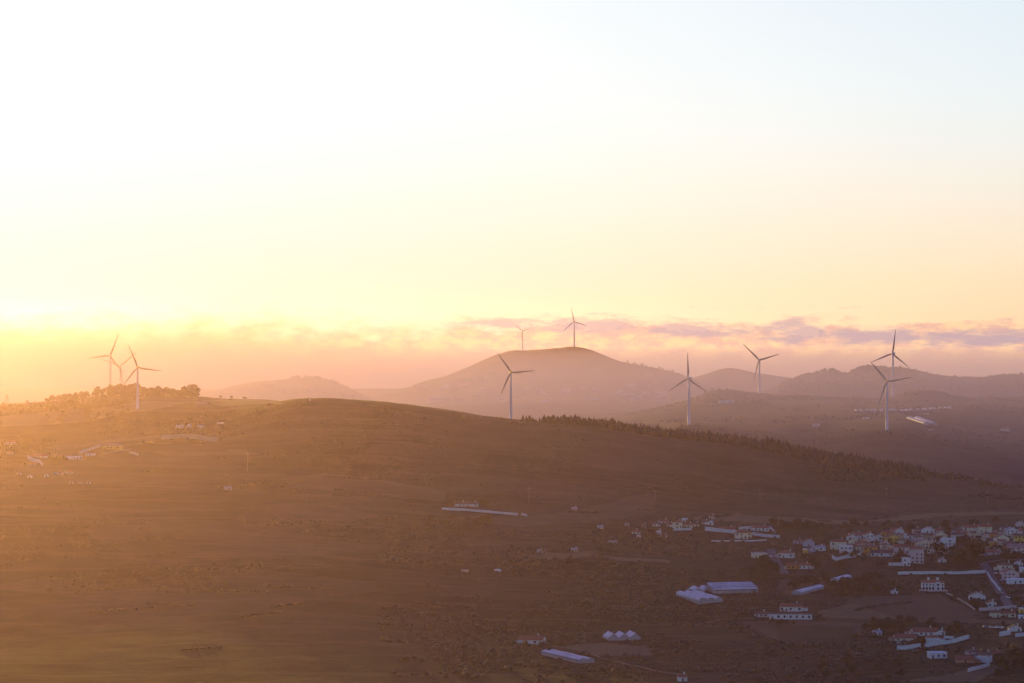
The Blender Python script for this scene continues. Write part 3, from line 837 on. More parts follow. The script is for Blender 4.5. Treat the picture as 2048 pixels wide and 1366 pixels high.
LEFTH = [
 (19,889,20,6,'h','P','R',0,'pink house with red roof high at the left edge of the glowing slope'),
 (19,909,12,5,'e','P','R',0,'small pink house directly below the one high at the left edge'),
 (81,915,28,4,'e','W','R',0,'long white house with row of windows above the curved retaining wall'),
 (110,913,14,3,'e','W','N',6,'low white house right of the long one on the left slope'),
 (129,915,24,3,'e','W','N',6,'long low white building in the middle of the left hamlet'),
 (147,919,30,6,'f','W','W',10,'largest white block of the left hamlet'),
 (180,912,18,4,'f','W','W',0,'white flat block at the right end of the left hamlet'),
 (224,899,40,8,'h','Y','P',6,'wide yellow house at the upper end of the slanting wall'),
 (300,885,18,4,'e','Y','N',-4,'small yellowish barn right of the wide yellow house'),
 (64,931,12,3,'e','W','R',0,'small white hut below the curved retaining wall'),
 (110,949,8,4,'g','W','N',0,'first from left of the row of small white cottages below the left hamlet'),
 (120,949,8,4,'e','W','R',0,'second from left of the row of small white cottages below the left hamlet'),
 (130,948,8,4,'g','W','N',0,'third from left of the row of small white cottages below the left hamlet'),
 (140,947,8,4,'e','W','R',0,'rightmost of the row of small white cottages below the left hamlet'),
 (92,954,9,5,'g','W','N',10,'white gabled cottage left of the row of small cottages'),
 (60,956,9,5,'g','W','N',-12,'pale cottage lowest at the far left of the slope'),
 (143,968,8,4,'e','W','N',0,'left pale hut of three lowest on the left slope'),
 (160,968,8,4,'e','W','N',0,'middle pale hut of three lowest on the left slope'),
 (177,968,7,4,'e','W','N',0,'right pale hut of three lowest on the left slope'),
 (38,949,8,4,'e','W','N',0,'pale hut left of the lowest gabled cottages at far left'),
 (359,856,15,4,'e','W','G',0,'pale ruined house below the hilltop, left of three'),
 (378,855,8,6,'g','W','G',0,'pale ruined gable below the hilltop, middle of three'),
 (401,856,11,4,'e','W','G',0,'pale ruined house below the hilltop, right of three'),
 (441,848,13,3,'f','W','G',0,'low pale hut right of the ruined houses under the ridge'),
 (403,810,20,3,'e','P','P',0,'low pale house in the saddle beside the big round tree'),
 (1454,807,30,6,'f','W','W',0,'long white hangar on the hump of the misty middle hill'),
 (1633,853,13,4,'e','W','G',0,'pale farmhouse on the misty slope left of the turbine with sunlit orange hub'),
 (1733,838,13,2.5,'f','W','W',0,'low white roof on the misty slope under the polytunnel row'),
 (1853,829,10,2,'f','W','W',0,'thin white roof between the polytunnel row and the big tunnels'),
 (2012,862,16,4,'e','W','P',0,'pale house at the far right of the misty valley slope'),
 (1862,861,10,3,'e','W','R',0,'small pale house just below the two big tunnels'),
]
for a in HOUSES: house(a[0], a[1], a[2]*1.15, a[3]*1.14, *a[4:], group=V_)
FAINT = {1149, 1201, 1080, 1089, 1226, 455, 1254, 1288}
for a in MIDH: house(a[0], a[1], a[2], a[3], a[4], 'T' if a[0] in FAINT else a[5], *a[6:], group='houses of the scattered hamlets', sides=False)
for a in LEFTH: house(a[0], a[1], a[2], a[3]*.85, a[4], a[5], *a[6:], group='houses of the misty slopes', sides=False, chim=0)
# houses packed in between, of which the photo shows little more than a wall and a roof
k = 0
while k < 52:
    px = rnd.uniform(1690, 2046); row = rnd.uniform(1066, 1112)
    if px < 1780 and row < 1078 or 1900 < px < 1976 and row > 1088: continue
    g = at(px, row)
    if any((g.x-x)**2+(g.y+4-y)**2 < (r*.5+4.0)**2 for x, y, r in OCC[::2]): continue
    house(px, row, rnd.uniform(12, 20), rnd.uniform(5, 10), rnd.choice('egh'), rnd.choice('WCCCPPTO'), rnd.choice('RRNPD'), rnd.uniform(-20, 20), 'small pale house packed among the others in the upper right village', group='houses packed in between', sides=False)
    k += 1
# the hazy town at the foot of the domed hill
for i in range(46):
    px = rnd.uniform(830, 1330); row = rnd.uniform(772, 806) - max(0, (px-1150))*.02
    p = at(px, row, 5600)
    if p.y > 8200: continue
    W = rnd.uniform(9, 24); H = rnd.choice((4, 6, 7, 10)); D = rnd.uniform(8, 12)
    t = thing('house', p, 'tiny pale building of the hazy town at the foot of the domed hill', 'house', R(rnd.uniform(-30, 30)), 'buildings of the hazy town')
    mb = MB(); mb.box((-W/2, -D/2, -4), (W/2, D/2, H)); mb.build('wall', WALLS[rnd.choice('WWWCP')], t)
    mb = MB(); rs = [[(-W/2-.3, -D/2-.3, H+.003), (W/2+.3, -D/2-.3, H+.003), (W/2+.3, D/2+.3, H+.003), (-W/2-.3, D/2+.3, H+.003)],
                     [(-W/2+D/2, -.1, H+2.4), (W/2-D/2, -.1, H+2.4), (W/2-D/2, .1, H+2.4), (-W/2+D/2, .1, H+2.4)]]
    mb.rings(rs); mb.build('roof', ROOFS[rnd.choice('RRNP')], t)
for px, row, W, H, lab in ((880, 803, 58, 13, 'long pale apartment block at the left of the hazy town'), (920, 806, 30, 10, 'shorter pale apartment block right of the long one in the hazy town')):
    p = at(px, row, 5600)
    t = thing('apartment_block', p, lab, 'building', R(-6))
    mb = MB(); mb.box((-W/2, -6, -5), (W/2, 6, H)); mb.build('wall', WALLS['W'], t)
    mb = MB(); mb.box((-W/2-.3, -6.3, H+.003), (W/2+.3, 6.3, H+.6)); mb.build('roof', ROOFS['G'], t)
    for k in range(3):
        mb = MB()
        mb.box((-W/2+1.5, -6.06, 1.2+k*3.2), (W/2-1.5, -5.98, 2.5+k*3.2))
        mb.build('window_band', GLASS, t)
# hut with masts on the domed hill, trig pillar on the bare crest
p = at(1137, 692, 7600)
t = thing('hilltop_hut', p, 'small block house with aerial on the summit of the domed hill', 'hut')
mb = MB(); mb.box((-7, -3, -2), (7, 3, 4)); mb.build('wall', WALLS['G'], t)
mb = MB(); mb.box((-7.3, -3.3, 4.003), (7.3, 3.3, 4.5)); mb.build('roof', ROOFS['G'], t)
for x in (-2.5, 2.5):
    mb = MB(); mb.tube([(x, 0, 4.5), (x, 0, 12)], [.5, .4], 8); mb.build('mast', POLE, t)
p = at(620, 801, 3300)
t = thing('survey_pillar', p, 'tiny pillar on the highest point of the bare ridge', 'pillar')
mb = MB(); mb.box((-1.1, -1.1, -.6), (1.1, 1.1, .5)); mb.build('plinth', WALLS['G'], t)
mb = MB(); mb.rings([[(r*math.cos(a*math.pi/4), r*math.sin(a*math.pi/4), z) for a in range(8)] for r, z in ((.65, .503), (.45, 3.4), (.55, 3.5), (.5, 3.9))]); mb.build('shaft', WALLS['G'], t)

# the arcaded mansion
def mansion():
    p = at(1868, 1181); s = p.y/F; occupy(p.x, p.y+6, 13)
    t = thing('mansion', p+Vector((0, 8, 0)), 'white two storey mansion with arcade, towers and red roof above the ploughed field', 'mansion', R(-4))
    W = 44*s; H = 15*s; w2 = W/2; d2 = 6.5
    mb = MB(); mb.box((-w2, -d2, -3), (w2, d2, H)); wall = mb.build('wall', WALLS['W'], t)
    mb = MB(); mb.box((-w2-3, -d2-7, -4), (w2+3, -d2-.01, .15)); mb.box((-w2-3, -d2-7, .153), (w2+3, -d2-6.7, 1.1)); mb.build('terrace', WALLS['P'], t)
    mb = MB()
    mb.rings([[(-w2-.5, -d2-.5, H+.01), (w2+.5, -d2-.5, H+.01), (w2+.5, d2+.5, H+.01), (-w2-.5, d2+.5, H+.01)], [(-w2+5, -.2, H+2.3), (w2-5, -.2, H+2.3), (w2-5, .2, H+2.3), (-w2+5, .2, H+2.3)]])
    roof = mb.build('roof', ROOFS['R'], t)
    for x in (-w2*.38, w2*.45):
        mb = MB(); mb.box((x-.9, -2, H-.5), (x+.9, 0, H+3.6)); mb.box((x-1.1, -2.2, H+3.603), (x+1.1, .2, H+3.9)); mb.build('chimney', WALLS['W'], roof)
    mb = MB(); mb.box((w2*.25, -d2-1.6, .2), (w2*.62, -d2-.01, H+.8)); mb.build('bay', WALLS['W'], t)
    for i in range(7):
        x = -w2+W*(i+.5)/7
        if w2*.2 < x < w2*.68: continue
        hw = W/7*.33
        pts = [(x-hw, .2), (x+hw, .2)]+[(x+hw*math.cos(a), 2.0+hw*math.sin(a)) for a in [math.pi*k/8 for k in range(9)]]
        mb = MB(); n = len(pts)
        mb.poly([(a, -d2-.06, b) for a, b in pts]+[(a, -d2+.02, b) for a, b in pts], [tuple(range(n)), tuple(reversed(range(n, 2*n)))])
        mb.build('arch', GLASS, t)
        mb = MB(); mb.box((x-.55, -d2-.06, H*.6), (x+.55, -d2+.02, H*.86)); mb.build('window', GLASS, t)
    for z in (.9, H*.62):
        mb = MB(); mb.box((w2*.33, -d2-1.66, z), (w2*.54, -d2-1.58, z+1.6)); mb.build('window', GLASS, t)
mansion()
# white pergola of the tower house
p = at(1793, 1133); s = p.y/F; occupy(p.x, p.y, 7)
t = thing('pergola', p+Vector((0, 3, 0)), 'long white pergola of posts and beam beside the white tower house', 'pergola', R(3))
W = 28*s
for i in range(5):
    mb = MB(); x = -W/2+W*i/4; mb.box((x-.2, -.2, -2), (x+.2, .2, 2.7)); mb.build('post', WALLS['W'], t)
mb = MB(); mb.box((-W/2-.5, -.3, 2.703), (W/2+.5, .3, 3.2)); mb.build('beam', WALLS['W'], t)
mb = MB(); mb.box((-W/2, 2.2, -2), (W/2, 2.5, 3.0)); mb.build('back_wall', WALLS['W'], t)
# tall white chimney tower
p = at(1811, 1079); s = p.y/F
t = thing('chimney_tower', p+Vector((0, 1, 0)), 'tall slim white chimney tower in the upper middle of the village', 'tower')
mb = MB(); mb.box((-1.1, -1.1, -2), (1.1, 1.1, 11*s)); mb.build('shaft', WALLS['W'], t)
mb = MB(); mb.box((-1.4, -1.4, 11*s+.003), (1.4, 1.4, 11*s+.5)); mb.build('cap', ROOFS['W'], t)

# ------------------------------------------------------------------ walls, roads
def wall_line(name, pts, h, wc, label, th=.45, cat='wall'):
    ps = [at(*p) for p in pts]
    dense = []
    for a, b in zip(ps, ps[1:]):
        n = max(1, int((b-a).length/5))
        dense += [a.lerp(b, i/n) for i in range(n)]
    dense.append(ps[-1])
    base = ps[0].copy()
    mb = MB(); rs = []
    for i, p in enumerate(dense):
        t = (dense[min(i+1, len(dense)-1)]-dense[max(i-1, 0)]); t.z = 0; t.normalize()
        n = Vector((-t.y, t.x, 0))*th/2
        z = ground_z(p.x, p.y); OCC.append((p.x, p.y-1.5, 3.4))
        q = Vector((p.x, p.y, 0))-Vector((base.x, base.y, 0))
        hv = h*(1+.22*mnoise.noise(Vector((p.x*.06, p.y*.06, 1.7))))
        rs.append([(*(q-n).xy, z-1.2-base.z), (*(q+n).xy, z-1.2-base.z), (*(q+n).xy, z+hv-base.z), (*(q-n).xy, z+hv-base.z)])
    mb.rings(rs)
    o = mb.build(name, WALLS[wc])
    o.location = base
    return tag(o, label, cat, kind='thing')
wall_line('boundary_wall', [(884,1019),(960,1024),(1036,1031)], 2.2, 'W', 'long white wall running below the two brown roofed houses on the slope')
wall_line('boundary_wall', [(1043,1030),(1054,1033)], 2.0, 'W', 'short stub of white wall just past the end of the long one')
wall_line('boundary_wall', [(1410,1061),(1440,1064),(1476,1068)], 3.6, 'W', 'tall white wall on the left of the walled villa')
wall_line('boundary_wall', [(1504,1070),(1530,1074),(1559,1076)], 3.0, 'W', 'white wall slanting down on the right of the walled villa')
wall_line('boundary_wall', [(1478,1059),(1520,1058),(1541,1058),(1552,1066)], 2.5, 'W', 'white back wall behind the villa with red hipped roof')
wall_line('garden_wall', [(1423,1084),(1480,1083),(1533,1081)], 1.4, 'W', 'low white wall under the cream two storey house')
wall_line('garden_wall', [(1347,1061),(1384,1060)], 2.0, 'W', 'white wall under the cream house of the upper hamlet')
wall_line('retaining_wall', [(1664,1117),(1673,1122),(1690,1117),(1722,1112)], 3.0, 'W', 'white retaining wall around the terrace of the modern cube house')
wall_line('boundary_wall', [(1796,1149),(1880,1148),(1972,1146)], 2.6, 'W', 'long straight white wall along the top of the dark garden')
wall_line('boundary_wall', [(1975,1149),(1988,1168),(2001,1184)], 2.6, 'W', 'white wall running down beside the sloping road')
wall_line('field_wall', [(1892,1187),(1918,1200),(1950,1221)], 1.6, 'T', 'pale stone wall between ploughed field and dark garden')
wall_line('field_wall', [(1958,1222),(1998,1219),(2033,1216)], 2.2, 'P', 'pinkish wall along the lower side of the dark garden')
wall_line('garden_wall', [(1794,1300),(1815,1299),(1841,1295)], 3.0, 'W', 'white wall below the long low cream house at lower right')
wall_line('garden_wall', [(1850,1295),(1878,1290),(1908,1286),(1938,1277)], 2.8, 'W', 'curved white wall running right from the white cube house')
wall_line('garden_wall', [(1794,1288),(1816,1287)], 1.4, 'W', 'short low white wall in front of the long cream house')
wall_line('garden_wall', [(1888,1277),(1908,1278)], 2.0, 'W', 'short white wall behind the curved one near the farmhouse')
wall_line('yard_wall', [(1948,1323),(1978,1326),(1984,1323)], 4.0, 'W', 'long white yard wall right of the salmon house')
wall_line('yard_wall', [(1936,1344),(1955,1339),(1979,1332)], 2.2, 'W', 'white wall slanting up below the salmon house at bottom right')
wall_line('yard_wall', [(1999,1273),(2021,1269)], 3.0, 'W', 'white wall in front of the gabled house near the parked cars')
wall_line('yard_wall', [(2031,1274),(2052,1272)], 2.6, 'W', 'white wall cut by the right edge near the parked cars')
wall_line('retaining_wall', [(56,917),(66,923),(80,926)], 3.5, 'W', 'curved pale retaining wall at the left of the left hamlet')
wall_line('retaining_wall', [(80,927),(86,932)], 3.0, 'W', 'short pale wall below the curved retaining wall of the left hamlet')
wall_line('boundary_wall', [(159,908),(180,900),(201,893)], 2.4, 'W', 'slanting pale wall climbing to the wide yellow house')
wall_line('boundary_wall', [(259,907),(277,912)], 2.4, 'C', 'short yellowish wall right of the left hamlet')
wall_line('field_wall', [(205,908),(228,904),(262,899)], 1.2, 'T', 'thin pale wall running right below the wide yellow house')
wall_line('field_wall', [(322,879),(360,876),(400,879),(435,884)], 5.0, 'T', 'long pale stone terrace wall on the slope below the ruins')
wall_line('garden_wall', [(1857,1105),(1870,1104),(1905,1103)], 1.5, 'W', 'low white wall under the big white block in the village')
wall_line('garden_wall', [(1768,1111),(1790,1110)], 1.5, 'W', 'low white wall right of the long dark roofed house')

def strip(name, pts, w, m, lift=.3):
    ps = [at(*p) for p in pts]
    dense = []
    for a, b in zip(ps, ps[1:]):
        n = max(1, int((b-a).length/6))
        dense += [a.lerp(b, i/n) for i in range(n)]
    dense.append(ps[-1])
    mb = MB(); vs = []; fs = []; nw = 4
    for i, p in enumerate(dense):
        t = (dense[min(i+1, len(dense)-1)]-dense[max(i-1, 0)]); t.z = 0; t.normalize()
        n = Vector((-t.y, t.x, 0)); OCC.append((p.x, p.y-1, w*.5+1.2))
        for k in range(nw+1):
            q = p+n*(k/nw-.5)*w
            vs.append((q.x, q.y, ground_z(q.x, q.y)+lift))
    for i in range(len(dense)-1):
        for k in range(nw):
            a = i*(nw+1)+k
            fs.append((a, a+nw+1, a+nw+2, a+1))
    mb.poly(vs, fs)
    return tag(mb.build(name, m), kind='structure')
strip('road', [(1966,1126),(1974,1138),(1985,1158),(1998,1180),(2010,1198),(2018,1212)], 7.5, TARMAC)
strip('road', [(1966,1126),(2000,1121),(2060,1119)], 7.0, TARMAC)
strip('road', [(1540,1098),(1546,1112),(1556,1130),(1570,1148)], 8.0, TARMAC)
strip('track', [(1104,1293),(1135,1297),(1167,1303),(1225,1322),(1309,1342),(1365,1350)], 3.2, DIRT)
strip('track', [(1600,1199),(1700,1198),(1800,1193),(1880,1189)], 2.6, DIRT)
strip('track', [(1622,1231),(1680,1234),(1750,1240)], 3.0, DIRT)
strip('track', [(1390,1250),(1440,1240),(1520,1236)], 2.0, DIRT)
strip('track', [(1650,1322),(1700,1316),(1740,1312)], 2.0, DIRT)
strip('track', [(215,897),(260,889),(300,887),(345,887)], 3.5, DIRT)

# ------------------------------------------------------------------ greenhouses and tunnels
def bays(name, a, b, n, bw, h, label, group=None, cat='greenhouse', eave=1.9, steep=False, step=0.0, loc=None, rz=None, length=None):
    """n arched bays side by side; the first bay's near edge runs from a to b."""
    if loc is None:
        A, B = at(*a), at(*b)
        ax = B-A; Ln = math.hypot(ax.x, ax.y); rz = math.atan2(ax.y, ax.x)
        loc = A
    else:
        Ln = length
    t = thing(name, loc, label, cat, rz, group)
    side = 1
    slope_z = ground_z(loc[0]+math.cos(rz)*Ln, loc[1]+math.sin(rz)*Ln)-loc[2]
    K = 10
    for i in range(n):
        y0 = i*bw*side
        cz = ground_z(loc[0]-math.sin(rz)*(y0+bw/2)+math.cos(rz)*Ln/2, loc[1]+math.cos(rz)*(y0+bw/2)+math.sin(rz)*Ln/2)-loc[2]
        cz += step*i
        if name == 'polytunnel' and Ln < 60:
            for j in range(5): OCC.append((loc[0]+math.cos(rz)*Ln*j/4, loc[1]+math.sin(rz)*Ln*j/4-19, 7))
        for j in range(5): OCC.append((loc[0]+math.cos(rz)*Ln*j/4-math.sin(rz)*(y0+bw/2), loc[1]+math.sin(rz)*Ln*j/4+math.cos(rz)*(y0+bw/2)-10, 5))
        prof = []
        for j in range(5): OCC.append((loc[0]+math.cos(rz)*Ln*j/4-math.sin(rz)*(y0+bw/2), loc[1]+math.sin(rz)*Ln*j/4+math.cos(rz)*(y0+bw/2)-2, max(bw*.8, Ln/7)+2))
        for k in range(K+1):
            a_ = math.pi*k/K
            yy = y0+bw/2-bw/2*math.cos(a_)
            zz = eave+(h-eave)*(math.sin(a_)**.9 if not steep else (1-abs(math.cos(a_))**.9))
            prof.append((yy, zz))
        mb = MB(); ns = max(2, int(Ln/8)); vs = []; fs = []
        for j in range(ns+1):
            x = Ln*j/ns; sag = -.12*math.sin(j*2.1)-.0*j
            z0 = cz+slope_z*(j/ns-.5)
            for (yy, zz) in prof: vs.append((x, yy, z0+zz+(sag if zz > eave+.3 else 0)))
        for j in range(ns):
            for k in range(K):
                q = j*(K+1)+k; fs.append((q, q+1, q+K+2, q+K+1))
        mb.poly(vs, fs); mb.build('cover', PLASTIC, t)
        if Ln > 25 and n > 1:      # dark strip added along the arch foot for the shade between bays
            mb = MB(); vs = []
            for x, zz in ((.4, -slope_z/2*(1-.8/Ln)), (Ln-.4, slope_z/2*(1-.8/Ln))):
                for yy, pz in prof[:3 if i else 2]: vs.append((x, yy-.06, cz+pz+zz+.10))
            k_ = len(vs)//2
            mb.poly(vs, [(q, q+1, q+1+k_, q+k_) for q in range(k_-1)]); mb.build('bay_shade_strip', BAY_SHADE, t)
        for j, x in ((0, 0), (1, Ln)):
            mb = MB(); z0 = cz+slope_z*(j-.5)
            pts = [(x, y0, z0-2)]+[(x, yy, z0+zz) for yy, zz in prof]+[(x, y0+bw, z0-2)]
            mb.poly(pts, [tuple(range(len(pts)))]); mb.build('end_wall', FILM_END, t)
        if i == 0 or i == n-1:
            y = y0 if i == 0 else y0+bw
            mb = MB(); z0 = cz
            mb.poly([(0, y, z0-slope_z/2-2), (Ln, y, z0+slope_z/2-2), (Ln, y, z0+slope_z/2+eave), (0, y, z0-slope_z/2+eave)], [(0, 1, 2, 3)])
            mb.build('side_wall', FILM_END, t)
    return t
bays('greenhouse', (1427,1188), (1516,1186), 4, 6.2, 4.4, 'long greenhouse of four ridged bays beside the dark wood', step=.7)
bays('greenhouse', (1446,1204), (1398,1190), 3, 6.6, 4.4, 'bright white greenhouse of three arched bays in front of two domed tunnels')
bays('greenhouse', (1082,1309), (1158,1327), 2, 6.0, 3.6, 'long narrow white greenhouse at the bottom centre below the barn')
def three_bay():
    p = at(1212, 1279)
    bays('greenhouse', None, None, 3, 8.0, 5.0, 'greenhouse of three peaked bays standing alone in the dark field', loc=p+Vector((24.6, 0, 0)), rz=R(103), length=15, eave=1.8, steep=True)
three_bay()
for px, lab in ((1371, 'left one of two domed tunnels behind the bright white greenhouse'), (1390, 'right one of two domed tunnels behind the bright white greenhouse')):
    p = at(px, 1189)
    bays('polytunnel', None, None, 1, 6.4, 4.6, lab, loc=p+Vector((6.4, 0, 0)), rz=R(76), length=20, cat='tunnel')
bays('polytunnel', (1600,1190), (1648,1178), 1, 7.5, 3.4, 'sagging pale polytunnel at the left edge of the dark wood', cat='tunnel')
bays('polytunnel', (1676,1164), (1704,1157), 1, 7.5, 3.4, 'short pale polytunnel above the dark wood', cat='tunnel')
far = None
for i in range(20):
    px = 1719+9.6*i if i < 9 else 1812+9.3*(i-9)
    row = 824-.12*i if i < 9 else 824-(i-9)*.55
    if px > 1770 and px < 1780: px += 4
    p = at(px, row, 3800); s = p.y/F
    g1 = 'small white polytunnel in the left part of the long row on the misty slope'; g2 = 'small white polytunnel in the right part of the long row on the misty slope'
    if far is None:
        far = bays('polytunnel', None, None, 1, 7.6*s, 3.4, g1, loc=p, rz=R(100), length=16, cat='tunnel', group='row of small polytunnels on the misty slope')
        t = far
    else:
        t = copy_tree(far); t.location = p
    t.rotation_euler.z = R(rnd.uniform(80, 104)); t['label'] = g1 if i < 9 else g2
for px, lab in ((1848, 'left one of two large white tunnels under the row of small ones'), (1864, 'right one of two large white tunnels under the row of small ones')):
    p = at(px, 850, 3800)
    bays('polytunnel', None, None, 1, 8.5, 4.5, lab, loc=p+Vector((8, 0, 0)), rz=R(94.5), length=120, cat='tunnel')

# ------------------------------------------------------------------ cars
def car(px, row, yaw, paint, label, proto=[None]):
    p = at(px, row)+Vector((0, 0, .3))
    if proto[0] is None:
        t = thing('car', p, label, 'car', R(yaw), 'cars parked in the village')
        mb = MB(); rs = []
        for x, zt, hw in ((-2.1, .75, .75), (-2.0, .95, .85), (-.9, 1.0, .88), (.9, .98, .88), (1.9, .85, .84), (2.1, .65, .72)):
            rs.append([(x, -hw, .28), (x, hw, .28), (x, hw, zt*.8), (x, hw*.92, zt), (x, -hw*.92, zt), (x, -hw, zt*.8)])
        mb.rings(rs); mb.build('body', CARS['white'], t)
        mb = MB(); mb.rings([[(-1.75, -.78, .93), (1.1, -.78, .93), (1.1, .78, .93), (-1.75, .78, .93)], [(-1.3, -.62, 1.42), (.35, -.62, 1.42), (.35, .62, 1.42), (-1.3, .62, 1.42)]])
        mb.build('cabin_glass', GLASS, t)
        mb = MB(); mb.box((-1.25, -.6, 1.423), (.3, .6, 1.47)); mb.build('roof_panel', CARS['white'], t)
        for x in (-1.3, 1.3):
            for y in (-.8, .8):
                mb = MB(); mb.tube([(x, y-.11, .32), (x, y+.11, .32)], [.32, .32], 12); mb.build('wheel', RUBBER, t)
        proto[0] = t
    else:
        t = copy_tree(proto[0]); t.location = p; t.rotation_euler.z = R(yaw); t['label'] = label
    for c in t.children:
        if c.name.split('.')[0] in ('body', 'roof_panel'):
            c.material_slots[0].link = 'OBJECT'; c.material_slots[0].material = CARS[paint]
    return t
for px, row, yaw, paint, lab in (
 (1971,1256,4,'blue','blue car at the left end of the row of parked cars below the verge'),
 (1984,1257,-4,'silver','silver car second from left in the row below the verge'),
 (1996,1257,8,'white','white car third from left in the row below the verge'),
 (2005,1258,70,'white','white car seen end on at the right of the row below the verge'),
 (1992,1148,-62,'white','white car parked on the right side at the top of the sloping road'),
 (2003,1162,-60,'silver','silver car parked half way down the sloping road by the pink house'),
 (2016,1197,-62,'white','white car parked at the lower right end of the sloping road'),
 (2006,1190,-62,'dark','dark car parked at the lower left side of the sloping road'),
 (1541,1114,-70,'white','white car highest on the left village street'),
 (1546,1125,-68,'white','white car in the middle of the left village street'),
 (1552,1136,-66,'silver','silver car lowest on the left village street'),
 (1549,1118,-70,'red','red car on the far side of the left village street'),
 (1754,1147,10,'white','white van like car parked on the field edge under the village'),
 (1705,1113,6,'dark','dark car on the terrace of the modern cube house'),
):
    car(px, row, yaw, paint, lab)

# ------------------------------------------------------------------ poles and masts
def pole(px, row, top_row, label, arm=True, dmin=1500.0, r=.14, name='utility_pole'):
    p = at(px, row, dmin); h = (row-top_row)*p.y/F
    t = thing(name, p, label, 'pole')
    mb = MB(); mb.tube([(0, 0, -1), (0, 0, h)], [r, r*.6], 8); mb.build('post', POLE, t)
    if arm:
        mb = MB(); mb.box((-1.6, -.12, h-1.5), (1.6, .12, h-1.2)); c = mb.build('cross_arm', POLE, t)
        for x in (-1.4, 0, 1.4):
            mb = MB(); mb.tube([(x, 0, h-1.197), (x, 0, h-.8)], [.1, .07], 6); mb.build('insulator', WALLS['W'], c)
pole(495, 943, 906, 'thin pale pole standing alone on the orange middle slope')
pole(1058, 1003, 974, 'thin pole on the slope above the end of the long white wall')
pole(1311, 1004, 980, 'thin pole at the edge of the dry slope left of the hamlet')
pole(1520, 1002, 978, 'thin pole on the dark slope above the walled villa')
pole(1773, 1003, 975, 'thin pole on the dark slope below the turbine with sunlit orange hub')
pole(1975, 1006, 982, 'thin pole on the dark slope at the right')
pole(1068, 840, 814, 'mast rising from the ridge beside the first conifers', dmin=3000)
pole(1722, 1107, 1077, 'pale lamp post like pole right of the white cube house', arm=False, r=.3)
pole(1104, 695, 685, 'tiny mast on the domed hill left of the summit', arm=False, dmin=7500, r=.6)
def pylon(px, row, top_row, label):
    p = at(px, row, 3000); h = (row-top_row)*p.y/F
    t = thing('pylon', p, label, 'pylon')
    mb = MB()
    cs = [(-1, -1), (1, -1), (1, 1), (-1, 1)]
    wd = lambda z: 1.9*(1-z/h)+.25
    for sx, sy in cs: mb.tube([(sx*wd(0), sy*wd(0), -1), (sx*wd(h), sy*wd(h), h)], [.22, .16], 5)
    for k in range(6):
        z0, z1 = h*k/6, h*(k+1)/6
        for (a, b), (c, d) in zip(cs, cs[1:]+cs[:1]): mb.tube([(a*wd(z0), b*wd(z0), z0), (c*wd(z1), d*wd(z1), z1)], [.12, .12], 4)
    mb.build('lattice', POLE, t)
    for z in (h*.72, h*.85):
        mb = MB(); mb.box((-3, -.2, z), (3, .2, z+.35)); mb.build('cross_arm', POLE, t)
pylon(14, 808, 789, 'faint lattice pylon on the crest at the far left')

# ------------------------------------------------------------------ trees
def rvec():
    while True:
        v = Vector((rnd.uniform(-1, 1), rnd.uniform(-1, 1), rnd.uniform(-1, 1)))
        if .05 < v.length < 1: return v.normalized()
def leaf_quads(mb, c, r, n, size, squash=.8):
    for _ in range(n):
        d = rvec(); q = c+Vector((d.x*r, d.y*r, d.z*r*squash))*rnd.uniform(.7, 1.08)
        a = rvec(); b = a.orthogonal().normalized(); e = a.cross(b)
        s = size*rnd.uniform(.6, 1.3)
        mb.poly([q-b*s, q-e*s*.7, q+b*s, q+e*s*.7], [(0, 1, 2, 3)])
def lump(mb, c, r, squash=.8):
    bm = bmesh.new(); bmesh.ops.create_icosphere(bm, subdivisions=2, radius=1)
    base = len(mb.v); off = Vector((rnd.random()*50, rnd.random()*50, 0))
    for v in bm.verts:
        k = 1+.45*mnoise.noise(v.co*1.7+off)
        mb.v.append((c.x+v.co.x*r*k, c.y+v.co.y*r*k, c.z+v.co.z*r*k*squash))
    mb.f += [tuple(base+v.index for v in f.verts) for f in bm.faces]
    bm.free()
def broad_tree(h, spread, crown0=.25, nl=7, umbrella=False, material=None):
    """Unlinked trunk and crown meshes of a tree h metres tall."""
    tr = MB(); lean = rnd.uniform(-.06, .06)*h
    tr.tube([(0, 0, -.8), (lean*.3, 0, h*crown0*.6), (lean, .1, h*.62), (lean*1.2, 0, h*.85)], [h*.03+.1, h*.024, h*.014, .05], 7)
    cr = MB()
    for i in range(nl):
        a = 2*math.pi*i/nl+rnd.uniform(-.4, .4)
        zz = rnd.uniform(crown0+.15, .84) if not umbrella else rnd.uniform(.72, .9)
        rr = spread*rnd.uniform(.3, .75)*(1 if zz < .7 or umbrella else .55)
        c = Vector((lean+rr*math.cos(a), rr*math.sin(a), h*zz))
        tr.tube([(lean*.5, 0, h*(zz*.62)), tuple(c)], [h*.012+.04, .04], 5)
        r = spread*rnd.uniform(.34, .52)
        lump(cr, c, r*.72, .62 if umbrella else .85)
        leaf_quads(cr, c, r, 46, .055*h*.75+.12, .6 if umbrella else .9)
    c = Vector((lean, 0, h*(.82 if umbrella else .78))); lump(cr, c, spread*.42, .6 if umbrella else .9); leaf_quads(cr, c, spread*.55, 46, .05*h+.1, .7)
    return tr, cr
